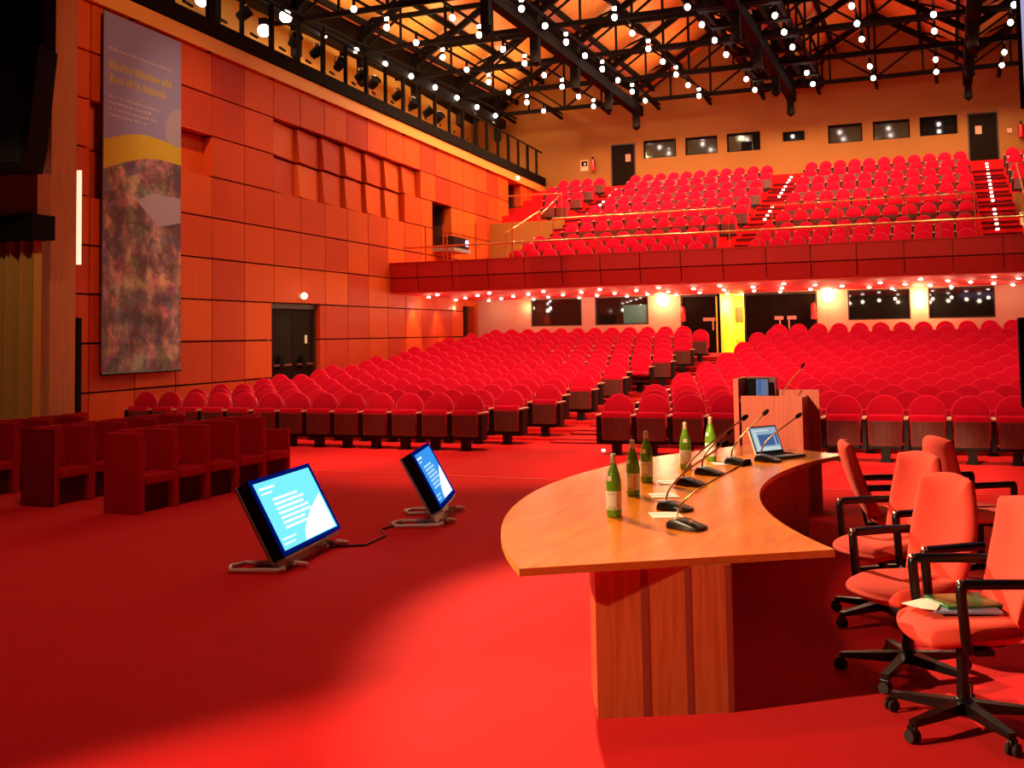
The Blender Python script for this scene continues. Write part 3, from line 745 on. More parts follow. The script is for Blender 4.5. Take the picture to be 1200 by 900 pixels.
m_ = MB(); seat_backrest(m_); m_.build('backrest', seat0)
m_ = MB(); seat_pan(m_); pan0 = m_.build('seat', seat0, (0, -.075, .225))
m_ = MB(); seat_ply(m_); m_.build('seat_panel', pan0, label='brown wooden underside of the folded seat')
m_ = MB(); seat_arm(m_, -.274); a0_ = m_.build('armrest', seat0)
m_ = MB(); seat_cap(m_, -.274); m_.build('arm_cap', a0_)
m_ = MB(); seat_ped(m_); m_.build('pedestal', seat0)
seatR = MB(); seat_arm(seatR, .277); seatR = seatR.build('armrest', None); seatRc = MB(); seat_cap(seatRc, .277); seatRc = seatRc.build('arm_cap', seatR)

lower = []                                                        # (Y, X, z, row, number from aisle, side, last?)
for n in range(1, 16):
    Y = rowY(n)
    if n == 1: st, cnt = -7.257, 13
    elif n == 15: st, cnt = -7.26, 12
    elif n % 2: st, cnt = -6.71 - (.06 if n > 4 else 0), 14
    elif n < 9: st, cnt = -6.99, 13
    else: st, cnt = -6.52, 14
    for k in range(cnt): lower.append((Y, st - .548 * k, ROWZ[n], n, k + 1, 'L', k == 0))
    st = -4.74 if n % 2 else -4.46
    if n == 15: st = -4.5
    lim = .0655 * Y + .25
    k = 0
    while st + .553 * k < lim:
        lower.append((Y, st + .553 * k, ROWZ[n], n, k + 1, 'R', False)); k += 1
cx, cy_ = 0., 0.
lower.sort(key=lambda s: ((s[0]) * cos(YAW) - s[1] * sin(YAW)))
near = lower[:300]; far = lower[300:]
first = True
for (Y, X, z, n, k, side, last) in near:
    lab = 'red seat, %s row from the stage, %s from aisle, block %s' % (ORD[n], ORD[k], 'beside panelled wall' if side == 'L' else 'behind the lectern')
    if first: s_ = seat0; s_.location = (X, Y, z); s_['label'] = lab; first = False
    else: s_ = dup(seat0, (X, Y, z), None, lab)
    if last:
        r = seatR.copy(); COL.objects.link(r); r.parent = s_
        c = seatRc.copy(); COL.objects.link(c); c.parent = r
    if n == 9 and side == 'L' and last:
        for ch in s_.children:
            if ch.name.startswith('seat'):
                ch.rotation_euler = (math.radians(84), 0, 0); ch.location = (0, -.03, .42)
        s_['label'] = 'red seat with its cushion folded down, at the central aisle, ninth row'
bpy.data.objects.remove(seatRc); bpy.data.objects.remove(seatR)

st_ = MB()                                                        # everything past the three hundred largest
def stuff_seat(X, Y, z):
    T = Matrix.Translation((X, Y, z))
    o = len(st_.v)
    mm = LOW
    st_.add(mm.v, [f for f, k in zip(mm.f, mm.m) if mm.mats[k] == 'seat_velvet'], 'seat_velvet', True, T)
    for nm in ('seat_wood', 'black_metal', 'wood_cap'):
        fs = [f for f, k in zip(mm.f, mm.m) if mm.mats[k] == nm]
        idx = sorted({i for f in fs for i in f}); mp = {i: q for q, i in enumerate(idx)}
        st_.add([mm.v[i] for i in idx], [tuple(mp[i] for i in f) for f in fs], nm, False, T)
LOW = MB(); seat_backrest(LOW, True); LOW.M = Matrix.Translation((0, -.075, .225)); LOW.box(-.225, .225, -.045, .045, .0, .43, 'seat_velvet'); seat_ply(LOW, 4); LOW.M = Matrix()
seat_arm(LOW, -.277); LOW.box(-.31, -.245, -.16, .2, .585, .615, 'wood_cap'); seat_ped(LOW)
nst = len(far)
for (Y, X, z, *_r) in far: stuff_seat(X, Y, z)
for Y, z in ((30.9, 3.57), (32.0, 3.88), (33.1, 4.20)):
    for i in range(11): stuff_seat(-12.38 + .566 * i, Y, z); stuff_seat(-4.95 + .55 * i, Y, z); nst += 2
for k in range(7):
    s = .16 if k % 2 else 0.
    for i in range(11): stuff_seat(-12.12 + s + .552 * i, uY(k), uZ(k)); stuff_seat(-4.84 + s * .6 + .55 * i, uY(k), uZ(k)); nst += 2
    if k >= 3:
        c = (2, 3, 4, 4)[k - 3]; e = (-13.9, -13.8, -13.75, -13.71)[k - 3]
        for i in range(c): stuff_seat(e - .553 * i, uY(k), uZ(k)); nst += 1
        for i in range(2): stuff_seat(2.47 + .553 * i, uY(k), uZ(k)); nst += 1
o = st_.build('auditorium_seats')
tag(o, 'red domed auditorium seats filling the balcony and the last stalls rows', 'auditorium seat', 'auditorium seats in the stalls', 'stuff')

# ------------------------------------------------------------------ box stalls at the stage side (facing +x)
sv0 = empty('stall_seat', rz=pi / 2, label='x', cat='stall seat', group='boxed red stall seats at the stage side')
m_ = MB(); m_.M = Matrix.Translation((0, .34, .40)) @ Matrix.Rotation(math.radians(-10), 4, 'X'); m_.box(-.215, .215, -.06, .06, .0, .475, 'stall_fabric', bev=.02); m_.build('backrest', sv0)
m_ = MB(); m_.box(-.225, .225, -.06, .30, .30, .40, 'stall_fabric', bev=.02); m_.build('seat', sv0)
m_ = MB(); m_.prism([(.02, 0), (.06, 0), (.06, .26), (.30, .26), (.30, .0), (.34, .0), (.34, .41), (.30, .41), (.30, .30), (.02, .30)], -.225, .225, 'shade_red', Matrix(((0, 0, 1, 0), (1, 0, 0, 0), (0, 1, 0, 0), (0, 0, 0, 1)))); m_.build('kick_board', sv0)  # void under the seat, its shade put in as dark colour
m_ = MB(); m_.box(-.285, -.235, -.04, .44, .0, .66, 'stall_fabric', bev=.01); m_.build('side_panel', sv0)
endp = MB(); endp.box(-.35, -.285, -.06, .42, .0, .86, 'stall_fabric', bev=.012); endp = endp.build('end_panel')
endq = MB(); endq.box(.235, .285, -.04, .44, .0, .66, 'stall_fabric', bev=.01); endq = endq.build('side_panel')
first = True
for r, (X, Y0, cnt, nm) in enumerate(((-8.10, 9.58, 5, 'front'), (-9.45, 9.74, 5, 'second'), (-10.80, 9.9, 4, 'rear'))):
    for k in range(cnt):
        lab = 'boxed dark red stall seat, %s row of the stage-side stalls, %s from near end' % (nm, ORD[k + 1])
        loc = (X, Y0 + .56 * k, 0)
        if first: s_ = sv0; s_.location = loc; s_['label'] = lab; first = False
        else: s_ = dup(sv0, loc, pi / 2, lab)
        if k == 0: e = endp.copy(); COL.objects.link(e); e.parent = s_
        if k == cnt - 1: e = endq.copy(); COL.objects.link(e); e.parent = s_
for ch in list(sv0.children):
    pass
bpy.data.objects.remove(endp); bpy.data.objects.remove(endq)

# ------------------------------------------------------------------ conference table
def arcpts(c, R, p, q, n):
    a0 = atan2(p[1] - c[1], p[0] - c[0]) % (2 * pi); a1 = atan2(q[1] - c[1], q[0] - c[0]) % (2 * pi)
    return [(c[0] + R * cos(a0 + (a1 - a0) * i / n), c[1] + R * sin(a0 + (a1 - a0) * i / n)) for i in range(n + 1)]
def circ(p, q, sag):                                             # circle through p, q bulging to -x by sag
    d = Vector((q[0] - p[0], q[1] - p[1])); h = d.length / 2; R = (h * h + sag * sag) / (2 * sag)
    mid = Vector(((p[0] + q[0]) / 2, (p[1] + q[1]) / 2)); nrm = Vector((d.y, -d.x)).normalized()
    if nrm.x < 0: nrm = -nrm
    c = mid + nrm * (R - sag); return (c.x, c.y), R
A, B, Cc, D = (-1.915, 4.775), (-.57, 5.665), (-.90, 9.95), (-1.80, 10.66)
co, Ro = circ(A, D, .905); ci, Ri = circ(B, Cc, .53)
outer = arcpts(co, Ro, A, D, 28); inner = arcpts(ci, Ri, Cc, B, 24)
tb = empty('conference_table', (0, 0, 0), 0, 'curved wooden conference table with microphones and green bottles on it', 'table')
m_ = MB(); m_.prism(outer + inner, .738, .742, 'table_top'); m_.build('tabletop', tb)
m_ = MB(); m_.prism(outer + inner, .705, .738, 'table_edge'); m_.build('table_edging', tb)
A2, B2, C2, D2 = (-1.625, 5.03), (-1.03, 5.335), (-1.22, 10.0), (-1.72, 10.35)
c2o, R2o = circ(A2, D2, .52); c2i, R2i = circ(B2, C2, .44)
m_ = MB(); po = arcpts(c2o, R2o, A2, D2, 28); pi_ = arcpts(c2i, R2i, C2, B2, 24)
po[0] = (A2[0] - .02 * 0, A2[1] + .035); pi_[-1] = (B2[0], B2[1] + .035)
m_.prism(po + pi_, .0, .705, 'table_side'); m_.build('curved_base', tb)
m_ = MB(); d = Vector((B2[0] - A2[0], B2[1] - A2[1])).normalized(); nn = Vector((-d.y, d.x))
quad = [A2, B2, (B2[0] + nn.x * .03, B2[1] + nn.y * .03), (A2[0] + nn.x * .03, A2[1] + nn.y * .03)]
m_.prism(quad, .0, .705, 'table_side')
L_ = (Vector(B2) - Vector(A2)).length
for f0, f1 in ((.33, .385), (.655, .70), (.955, 1.0)):           # darker veneer strips on the end panel
    q = [(A2[0] + d.x * L_ * f - nn.x * e, A2[1] + d.y * L_ * f - nn.y * e) for f, e in ((f0, .0015), (f1, .0015), (f1, -.001), (f0, -.001))]
    m_.prism(q, .002, .703, 'table_band')
m_.build('end_panel', tb)
TZ = .742

# bottles
bt0 = empty('water_bottle', label='x', cat='bottle', group='green glass water bottles on the table')
H = .375
prof = [(.0, .004), (.040, .0), (.0465, .006), (.0465, .19), (.045, .215), (.036, .255), (.0235, .295), (.0165, .325), (.0150, .350), (.0168, .352), (.0168, .362), (.0130, .366)]
inn = [(.0115, .36), (.0125, .330), (.020, .295), (.032, .255), (.0425, .212), (.0435, .19), (.0435, .016), (.0, .012)]
m_ = MB(); m_.lathe(prof + inn, 'bottle_glass', 22); m_.build('bottle', bt0)
m_ = MB(); m_.lathe([(.0472, .045), (.0472, .155)], 'label_white', 22)
def patch(a0, a1, z0, z1, r, mt):
    n = 6; vs = [(r * cos(a0 + (a1 - a0) * i / n), r * sin(a0 + (a1 - a0) * i / n), z) for z in (z0, z1) for i in range(n + 1)]
    m_.add(vs, [(i, i + 1, n + 2 + i, n + 1 + i) for i in range(n)], mt, True)
patch(-1.25, -.75, .06, .145, .0475, 'label_pink'); patch(-1.15, -.85, .09, .12, .0478, 'label_white'); patch(-2.6, -1.4, .052, .058, .0475, 'label_green'); patch(-2.4, -1.6, .065, .069, .0475, 'label_pink')
patch(-2.4, -1.6, .135, .139, .0475, 'label_teal')
m_.build('paper_label', bt0)
m_ = MB(); m_.lathe([(.0180, .318), (.0172, .352), (.0176, .368), (.015, .374), (.0, .375)], 'cap_gold', 18); m_.build('foil_cap', bt0)
m_ = MB(); patch(-2.6, -1.9, .215, .245, .0455, 'label_white'); m_.build('neck_label', bt0)
BT = [(-1.905, 6.30, 'green glass water bottle nearest the table front, first of five'), (-2.015, 7.12, 'green glass water bottle second from the near end of table'), (-2.10, 7.79, 'green glass water bottle third from the near end of table'),
      (-2.0, 8.62, 'green glass water bottle fourth from the near end of table'), (-1.915, 9.2, 'green glass water bottle farthest along the table, near the laptop')]
for i, (x, y, lab) in enumerate(BT):
    if i == 0: bt0.location = (x, y, TZ); bt0['label'] = lab; bt0.rotation_euler = (0, 0, .35)
    else: dup(bt0, (x, y, TZ), [.35, .1, .5, .9, .2][i], lab)

# gooseneck microphones
MIC = [((-1.40, 6.02), (.27, .28, .33), 'nearest the table end'), ((-1.61, 6.62), (.22, .42, .36), 'second from the near end'), ((-1.755, 7.72), (.30, .45, .44), 'third from the near end'),
       ((-1.75, 8.33), (.10, .25, .30), 'fourth from the near end'), ((-1.655, 9.03), (.19, .2, .40), 'fifth, beside the laptop'), ((-1.45, 9.28), (.22, .2, .36), 'sixth, in front of the laptop')]
for i, ((x, y), t, nm) in enumerate(MIC):
    mc = empty('table_microphone', (x, y, TZ), 0, 'black gooseneck table microphone, ' + nm, 'microphone', 'gooseneck microphones on the table')
    m_ = MB(); a = math.radians(-20)
    R_ = Matrix.Rotation(a, 4, 'Z')
    prf = [(-.10, .0), (.10, .0), (.10, .018), (.05, .032), (-.03, .052), (-.075, .052), (-.10, .03)]
    m_.prism(prf, -.062, .062, 'black_plastic', R_ @ XZ, bev=.008, segs=2, smooth=True); bo = m_.build('base', mc)
    m_ = MB(); m_.box(-.097, -.04, -.045, .045, .0505, .0545, 'chrome' if i == 0 else 'grey_plastic', R_); m_.lathe([(.012, 0), (.012, .012), (.004, .012)], 'chrome', 10, R_ @ Matrix.Translation((.03, 0, .036))); m_.build('button_plate', bo)
    s = Vector((-.06, .02, .05)); e = Vector(t)
    pts = bez(s, s + Vector((.0, .02, .12)), s + (e - s) * .45 + Vector((0, 0, .05)), e, 14)
    m_ = MB(); m_.tube(pts, .0065, 'brass', 8); m_.build('gooseneck', mc)
    u = (Vector(pts[-1]) - Vector(pts[-3])).normalized()
    m_ = MB(); m_.tube([tuple(e - u * .01), tuple(e), tuple(e + u * .03), tuple(e + u * .055)], [.008, .017, .019, .010], 'matte_black', 12); m_.build('mic_head', mc)
# paper slips
for i, (x, y, a, lab) in enumerate([(-1.62, 6.42, .42, 'white paper slip beside the nearest microphone'), (-1.82, 7.18, .42, 'white paper slip beside the second microphone'), (-1.93, 7.83, .4, 'white paper slip beside the third microphone'), (-1.80, 8.45, .4, 'white paper slip beside the fourth microphone'), (-1.78, 9.05, .4, 'white paper slip beside the fifth microphone')]):
    m_ = MB(); m_.box(-.09, .09, -.10, .10, 0, .004, 'paper'); m_.box(-.09, .09, .0, .012, .004, .006, 'paper')
    tag(m_.build('paper_slip', None, (x, y, TZ + .0005), (0, 0, a)), lab, 'paper', 'paper slips on the table')

# laptop on the table
lp = empty('laptop', (-1.40, 9.62, TZ), math.radians(56), 'open black laptop with a lit screen on the table far end', 'laptop')
m_ = MB(); m_.box(-.19, .19, -.15, .12, .004, .028, 'black_plastic', bev=.006); bs = m_.build('base', lp)
m_ = MB(); m_.box(-.165, .165, -.03, .10, .028, .031, 'matte_black'); m_.box(-.05, .05, -.13, -.05, .028, .030, 'grey_plastic'); m_.build('keyboard', bs)
TL = Matrix.Translation((0, .12, .028)) @ Matrix.Rotation(math.radians(-22), 4, 'X')
m_ = MB(); m_.M = TL; m_.box(-.19, .19, -.002, .014, 0, .27, 'black_plastic', bev=.004); m_.box(-.192, -.188, -.003, .015, 0, .27, 'white_plastic'); ld = m_.build('lid', lp)
m_ = MB(); m_.M = TL; m_.box(-.172, .172, -.004, -.002, .025, .255, 'laptop_screen'); m_.box(-.155, .07, -.0048, -.004, .215, .235, 'laptop_bar'); m_.box(-.10, .11, -.0048, -.004, .075, .185, 'laptop_window'); m_.box(-.155, -.11, -.0048, -.004, .035, .21, 'laptop_bar'); m_.box(-.16, .16, -.0048, -.004, .030, .062, 'laptop_bar'); m_.box(.13, .16, -.0048, -.004, .08, .2, 'laptop_window'); m_.build('screen', ld); lp.scale = (.92, .92, .92)

# ------------------------------------------------------------------ lectern behind the table
lc = empty('lectern', (-1.68, 11.0, 0), 0, 'reddish wooden lectern standing behind the far table end', 'lectern')
m_ = MB(); m_.box(-.29, .31, .0, .03, 0, 1.19, 'lectern_wood'); m_.build('rear_panel', lc)
m_ = MB(); m_.box(-.36, -.31, -.02, .50, 0, 1.36, 'lectern_wood'); m_.build('side_panel', lc)
m_ = MB(); m_.box(.28, .31, .03, .50, 0, 1.17, 'lectern_wood'); m_.build('side_panel', lc)
m_ = MB(); m_.box(-.31, .42, .50, .55, 0, 1.225, 'lectern_wood'); m_.build('front_board', lc)
m_ = MB(); m_.box(-.31, .29, .03, .50, 1.12, 1.16, 'lectern_wood'); m_.box(-.31, .0, .42, .50, 1.16, 1.36, 'seat_wood'); m_.build('shelf', lc)
ls = empty('lectern_display', (-1.83, 11.22, 1.16), .15, 'small display with a dim blue screen standing on the lectern', 'display')
m_ = MB(); m_.M = Matrix.Rotation(math.radians(-14), 4, 'X'); m_.box(-.11, .11, 0, .03, 0.01, .20, 'matte_black', bev=.006); bo = m_.build('housing', ls)
m_ = MB(); m_.M = Matrix.Rotation(math.radians(-14), 4, 'X'); m_.box(-.02, .10, -.003, 0, .02, .19, 'lectern_screen'); m_.box(.0, .03, -.004, -.003, .03, .18, 'laptop_window'); m_.build('screen', bo)
m_ = MB(); m_.box(-.1, .1, -.03, .1, 0, .012, 'matte_black'); m_.build('foot', ls)
lm = empty('lectern_microphone', (-1.60, 11.2, 1.16), 0, 'thin gooseneck microphone rising from the lectern top', 'microphone')
m_ = MB(); m_.tube(bez((0, 0, 0), (.03, 0, .1), (.12, 0, .2), (.21, 0, .30), 10), .006, 'rail_gold', 7); m_.build('gooseneck', lm)
m_ = MB(); m_.tube([(.205, 0, .295), (.225, 0, .325), (.24, 0, .35)], [.008, .014, .009], 'matte_black', 9); m_.build('mic_head', lm)
m_ = MB(); m_.lathe([(.03, 0), (.03, .012), (.01, .02)], 'matte_black', 12); m_.build('mount', lm)

# ------------------------------------------------------------------ office chairs
def office_chair(loc, face, lab, spin=0., tilt=12):
    """face = direction the sitter looks, degrees; local -y is the front"""
    rz = math.radians(face + 90)
    ch = empty('office_chair', (*loc, 0), rz, lab, 'office chair', 'red office chairs around the table')
    m_ = MB(); m_.lathe([(.05, .07), (.05, .125), (.03, .14), (.03, .20), (.026, .20), (.026, .40)], 'black_plastic', 14); m_.build('gas_column', ch)
    for i in range(5):
        a = math.radians(spin + 72 * i) - rz; R_ = Matrix.Rotation(a, 4, 'Z')
        m_ = MB(); m_.M = R_
        m_.add([(.03, -.03, .075), (.03, .03, .075), (.03, .03, .13), (.03, -.03, .13), (.345, -.018, .072), (.345, .018, .072), (.345, .018, .098), (.345, -.018, .098)],
               [(0, 1, 2, 3), (4, 7, 6, 5), (0, 4, 5, 1), (3, 2, 6, 7), (0, 3, 7, 4), (1, 5, 6, 2)], 'black_plastic')
        lg = m_.build('base_leg', ch)
        m_ = MB(); m_.M = R_ @ Matrix.Translation((.345, 0, .032)) @ Matrix.Rotation(.5 * i, 4, 'Z')
        for yy in (-.026, .008): m_.lathe([(.006, 0), (.028, .001), (.031, .009), (.028, .017), (.006, .018)], 'rubber', 14, Matrix.Translation((0, yy, 0)) @ Matrix.Rotation(-pi / 2, 4, 'X'))
        m_.box(-.026, .026, -.010, .010, .012, .040, 'black_plastic', bev=.005); m_.tube([(0, 0, .03), (0, 0, .052)], .009, 'black_plastic', 8); m_.build('caster', lg)
    m_ = MB(); m_.box(-.10, .10, -.15, .16, .39, .43, 'black_plastic', bev=.01); m_.box(-.28, .28, -.05, .03, .405, .43, 'black_metal'); m_.tube([(.1, -.02, .41), (.2, -.04, .40)], .008, 'black_plastic', 6); m_.build('seat_mechanism', ch)
    # seat cushion: rounded plan, waterfall front
    m_ = MB(); m_.soft = True; bm = bmesh.new(); nx, ny = 18, 18; g = {}
    for s in (0, 1):
        for i in range(nx + 1):
            for j in range(ny + 1):
                u = sin((i / nx * 2 - 1) * pi / 2); v = sin((j / ny * 2 - 1) * pi / 2)
                w = .262 - .02 * max(0, v)
                k = max(abs(u), abs(v)); l = sqrt(u * u + v * v) or 1
                q = 1. if k == 0 else (k / l) ** .55
                x = u * w * q; y = v * .255 * q
                hh = sqrt(max(0., 1 - max(abs(u), abs(v)) ** 7)); mid = .472 - .022 * max(0, -v) ** 2
                top = mid + .058 * hh - .012 * (1 - u * u) * (1 - v * v); bot = mid - .052 * hh
                g[(s, i, j)] = bm.verts.new((x, y - .01, top if s else bot))
    for i in range(nx):
        for j in range(ny):
            bm.faces.new((g[(1, i, j)], g[(1, i + 1, j)], g[(1, i + 1, j + 1)], g[(1, i, j + 1)]))
            bm.faces.new((g[(0, i, j)], g[(0, i, j + 1)], g[(0, i + 1, j + 1)], g[(0, i + 1, j)]))
    for i in range(nx):
        bm.faces.new((g[(0, i, 0)], g[(0, i + 1, 0)], g[(1, i + 1, 0)], g[(1, i, 0)])); bm.faces.new((g[(0, i, ny)], g[(1, i, ny)], g[(1, i + 1, ny)], g[(0, i + 1, ny)]))
    for j in range(ny):
        bm.faces.new((g[(0, 0, j)], g[(1, 0, j)], g[(1, 0, j + 1)], g[(0, 0, j + 1)])); bm.faces.new((g[(0, nx, j)], g[(0, nx, j + 1)], g[(1, nx, j + 1)], g[(1, nx, j)]))
    m_.frombm(bm, 'chair_fabric'); m_.build('seat_cushion', ch)
    # backrest: tall rounded slab, gently curved, leaning back
    TB = Matrix.Translation((0, .225, .47)) @ Matrix.Rotation(math.radians(-tilt), 4, 'X')
    m_ = MB(); m_.soft = True; m_.M = TB; bm = bmesh.new(); g = {}; nz = 18
    for s in (0, 1):
        for i in range(nx + 1):
            for j in range(nz + 1):
                u = sin((i / nx * 2 - 1) * pi / 2); v = sin((j / nz * 2 - 1) * pi / 2)
                k = max(abs(u), abs(v)); l = sqrt(u * u + v * v) or 1
                q = 1 if k == 0 else (k / l) ** .34
                w = .235 - .025 * max(0, v)
                x = u * w * q; z = .29 + v * .30 * q
                th = .042 * sqrt(max(0., 1 - max(abs(u), abs(v)) ** 8)) + .001
                cv = .035 * u * u - .012 * cos(v * 2.2)
                g[(s, i, j)] = bm.verts.new((x, -cv + (th if s else -th), z))
    for i in range(nx):
        for j in range(nz):
            bm.faces.new((g[(1, i, j)], g[(1, i, j + 1)], g[(1, i + 1, j + 1)], g[(1, i + 1, j)]))
            bm.faces.new((g[(0, i, j)], g[(0, i + 1, j)], g[(0, i + 1, j + 1)], g[(0, i, j + 1)]))
    for i in range(nx):
        bm.faces.new((g[(0, i, 0)], g[(1, i, 0)], g[(1, i + 1, 0)], g[(0, i + 1, 0)])); bm.faces.new((g[(0, i, nz)], g[(0, i + 1, nz)], g[(1, i + 1, nz)], g[(1, i, nz)]))
    for j in range(nz):
        bm.faces.new((g[(0, 0, j)], g[(0, 0, j + 1)], g[(1, 0, j + 1)], g[(1, 0, j)])); bm.faces.new((g[(0, nx, j)], g[(1, nx, j)], g[(1, nx, j + 1)], g[(0, nx, j + 1)]))
    m_.frombm(bm, 'chair_fabric'); m_.build('backrest', ch)
    m_ = MB(); m_.box(-.035, .035, .10, .27, .405, .425, 'black_metal'); m_.beam((0, .26, .41), (0, .33, .75), .06, .02, 'black_metal'); m_.build('back_bracket', ch)
    for s in (-1, 1):
        m_ = MB(); pts = [(s * .255, -.07, .42), (s * .285, -.095, .47), (s * .285, -.105, .62), (s * .285, -.108, .685)] + bez((s * .285, -.108, .69), (s * .285, -.110, .712), (s * .285, -.105, .716), (s * .285, -.08, .716), 4) + [(s * .285, .12, .714), (s * .275, .27, .708)]
        m_.tube(pts, .0235, 'black_plastic', 10); ar = m_.build('armrest', ch)
        m_ = MB(); m_.ball((s * .285, -.108, .722), .019, 'chrome', 8, .9); m_.build('arm_glint', ar)  # chrome ball added as the highlight on the armrest corner
    return ch
office_chair((.0, 5.47), 202, 'red office chair nearest the camera with folders on its seat', spin=15)
office_chair((-.265, 6.18), 222, 'red office chair with empty seat, second from near table end', spin=37)
office_chair((-.44, 7.28), 220, 'red office chair, third from near table end, facing the table', spin=10)
office_chair((-.36, 8.45), 10, 'red office chair turned away from the table seen edge-on', spin=50, tilt=20)
office_chair((.16, 8.75), 28, 'red office chair farthest along the table, turned to the audience', spin=20)

# things lying on the nearest chair
def sheet(name, loc, rz, w, h, t, mt, lab, cat, extra=None, parts=None):
    m_ = MB(); m_.box(-w / 2, w / 2, -h / 2, h / 2, 0, t, mt, bev=min(.002, t / 3)); o = m_.build(name, None, loc, (0, 0, rz)); tag(o, lab, cat)
    return o
SZ = .532
fb = sheet('magazine', (.01, 5.52, SZ), math.radians(15), .30, .22, .012, 'folder_blue', 'blue grey magazine lying under the green folder on chair', 'magazine')
m_ = MB(); m_.box(-.146, .146, -.107, .107, .0015, .0105, 'paper'); m_.build('pages', fb)
fg = sheet('document_folder', (.03, 5.60, SZ + .0125), math.radians(28), .31, .24, .012, 'folder_green', 'glossy green folder lying on the nearest office chair', 'folder')
m_ = MB(); m_.box(-.09, .08, -.05, .04, .010, .0108, 'brass'); m_.build('cover_panel', fg)
for i in range(4):
    lf = sheet('leaflet', (-.155 + .012 * i, 5.60 - .03 * i, SZ + .0005 + .0045 * i), math.radians(55 + 9 * i), .25, .075, .004, 'paper', 'cream leaflet fanned beside the green folder, %s from the bottom' % ORD[i + 1], 'leaflet')
    lf['group'] = 'cream leaflets fanned on the chair'

# ------------------------------------------------------------------ floor monitors
def floor_monitor(c, psi, tau, W, Hh, mats, lab, front):
    scr, txt, wht = mats
    o = empty('floor_monitor', (c[0], c[1], 0), psi + pi / 2, lab, 'monitor', 'tilted monitors on the stage floor')
    # local frame of the tilted panel: x along width, z up the panel, -y the lit face
    T = Matrix.Translation((0, 0, c[2])) @ Matrix.Rotation(-tau, 4, 'X')
    b = .035; d = .11
    m_ = MB(); m_.M = T; m_.box(-W / 2 - b, W / 2 + b, .004, d, -Hh / 2 - b, Hh / 2 + b, 'matte_black', bev=.008); hs = m_.build('housing', o)
    m_ = MB(); m_.M = T
    for (x0, x1, z0, z1) in ((-W / 2 - b, -W / 2, -Hh / 2 - b, Hh / 2 + b), (W / 2, W / 2 + b, -Hh / 2 - b, Hh / 2 + b), (-W / 2, W / 2, Hh / 2, Hh / 2 + b), (-W / 2, W / 2, -Hh / 2 - b, -Hh / 2)):
        m_.box(x0, x1, -.008, .006, z0, z1, 'screen_edge')
    m_.build('bezel', hs)
    m_ = MB(); m_.M = T; m_.box(-W / 2, W / 2, .0, .004, -Hh / 2, Hh / 2, scr)
    sx = W / 1.15; sz = Hh / .587
    rnd = random.Random(3)
    m_.box(-.50 * sx, -.22 * sx, -.003, 0, .225 * sz, .245 * sz, wht); m_.box(-.50 * sx, -.30 * sx, -.003, 0, .185 * sz, .20 * sz, txt)
    for i in range(7):
        z = .125 - .042 * i
        m_.box(-.36 * sx, (-.36 + .42 + .30 * rnd.random()) * sx, -.003, 0, (z - .011) * sz, (z + .011) * sz, txt)
    m_.box(-.52 * sx, -.25 * sx, -.003, 0, -.215 * sz, -.20 * sz, txt); m_.box(-.52 * sx, -.30 * sx, -.003, 0, -.255 * sz, -.24 * sz, txt)
    sw = [(.53 * sx, -.285 * sz), (-.12 * sx, -.285 * sz)] + [((-.12 + .66 * t) * sx, (-.285 + .33 * t ** .62) * sz) for t in [i / 10 for i in range(1, 11)]]
    m_.prism(sw, -.004, -.0005, wht, XZ)
    m_.build('screen', o)
    # easel: flat cradle behind, floor loops of white tube
    m_ = MB(); m_.M = T; m_.box(-W / 2 - .05, -W / 2 + .02, d, d + .02, -Hh / 2 - .2, Hh / 2 + .04, 'grey_plastic'); m_.box(W / 2 - .12, W / 2 - .05, d, d + .02, -Hh / 2 - .2, Hh / 2 - .1, 'grey_plastic'); m_.box(-W / 2 - .05, W / 2 - .05, d, d + .02, -Hh / 2 - .2, -Hh / 2 - .03, 'white_plastic'); m_.box(-W / 2 - .05, W / 2 - .05, -.01, d, -Hh / 2 - b - .03, -Hh / 2 - b - .01, 'grey_plastic'); m_.build('cradle', o)
    low = T @ Vector((0, d, -Hh / 2 - .18)); y0 = low.y
    for x in (-W / 2 + .04, W / 2 - .20):
        m_ = MB(); m_.tube([(x - .15, y0 - .06, max(low.z, .05)), (x - .15, y0 - .02, .03), (x - .15, y0 + .40, .018), (x, y0 + .47, .018), (x + .15, y0 + .40, .018), (x + .15, y0 - .10, .018), (x + .10, y0 - .14, .03), (x, y0 - .08, max(low.z, .06))], .018, 'white_plastic', 8); m_.build('foot_loop', o)
    return o
floor_monitor((-5.196, 7.9, .415), .177, .491, 1.154, .587, ('screen_cyan', 'screen_text', 'screen_white'), 'tilted floor monitor with bright cyan slide, nearer the camera', True)
floor_monitor((-4.926, 9.99, .441), .31, .492, .98, .534, ('screen_blue', 'screen_blue_text', 'screen_white'), 'tilted floor monitor with blue slide, farther from camera', False)
m_ = MB(); m_.tube([(-5.15, 8.25, .012), (-4.85, 8.45, .01), (-4.9, 8.9, .01), (-5.1, 9.2, .01), (-5.05, 9.55, .012)], .010, 'black_plastic', 6)
tag(m_.build('power_cable'), 'thin dark cable on the carpet between the two floor monitors', 'cable')

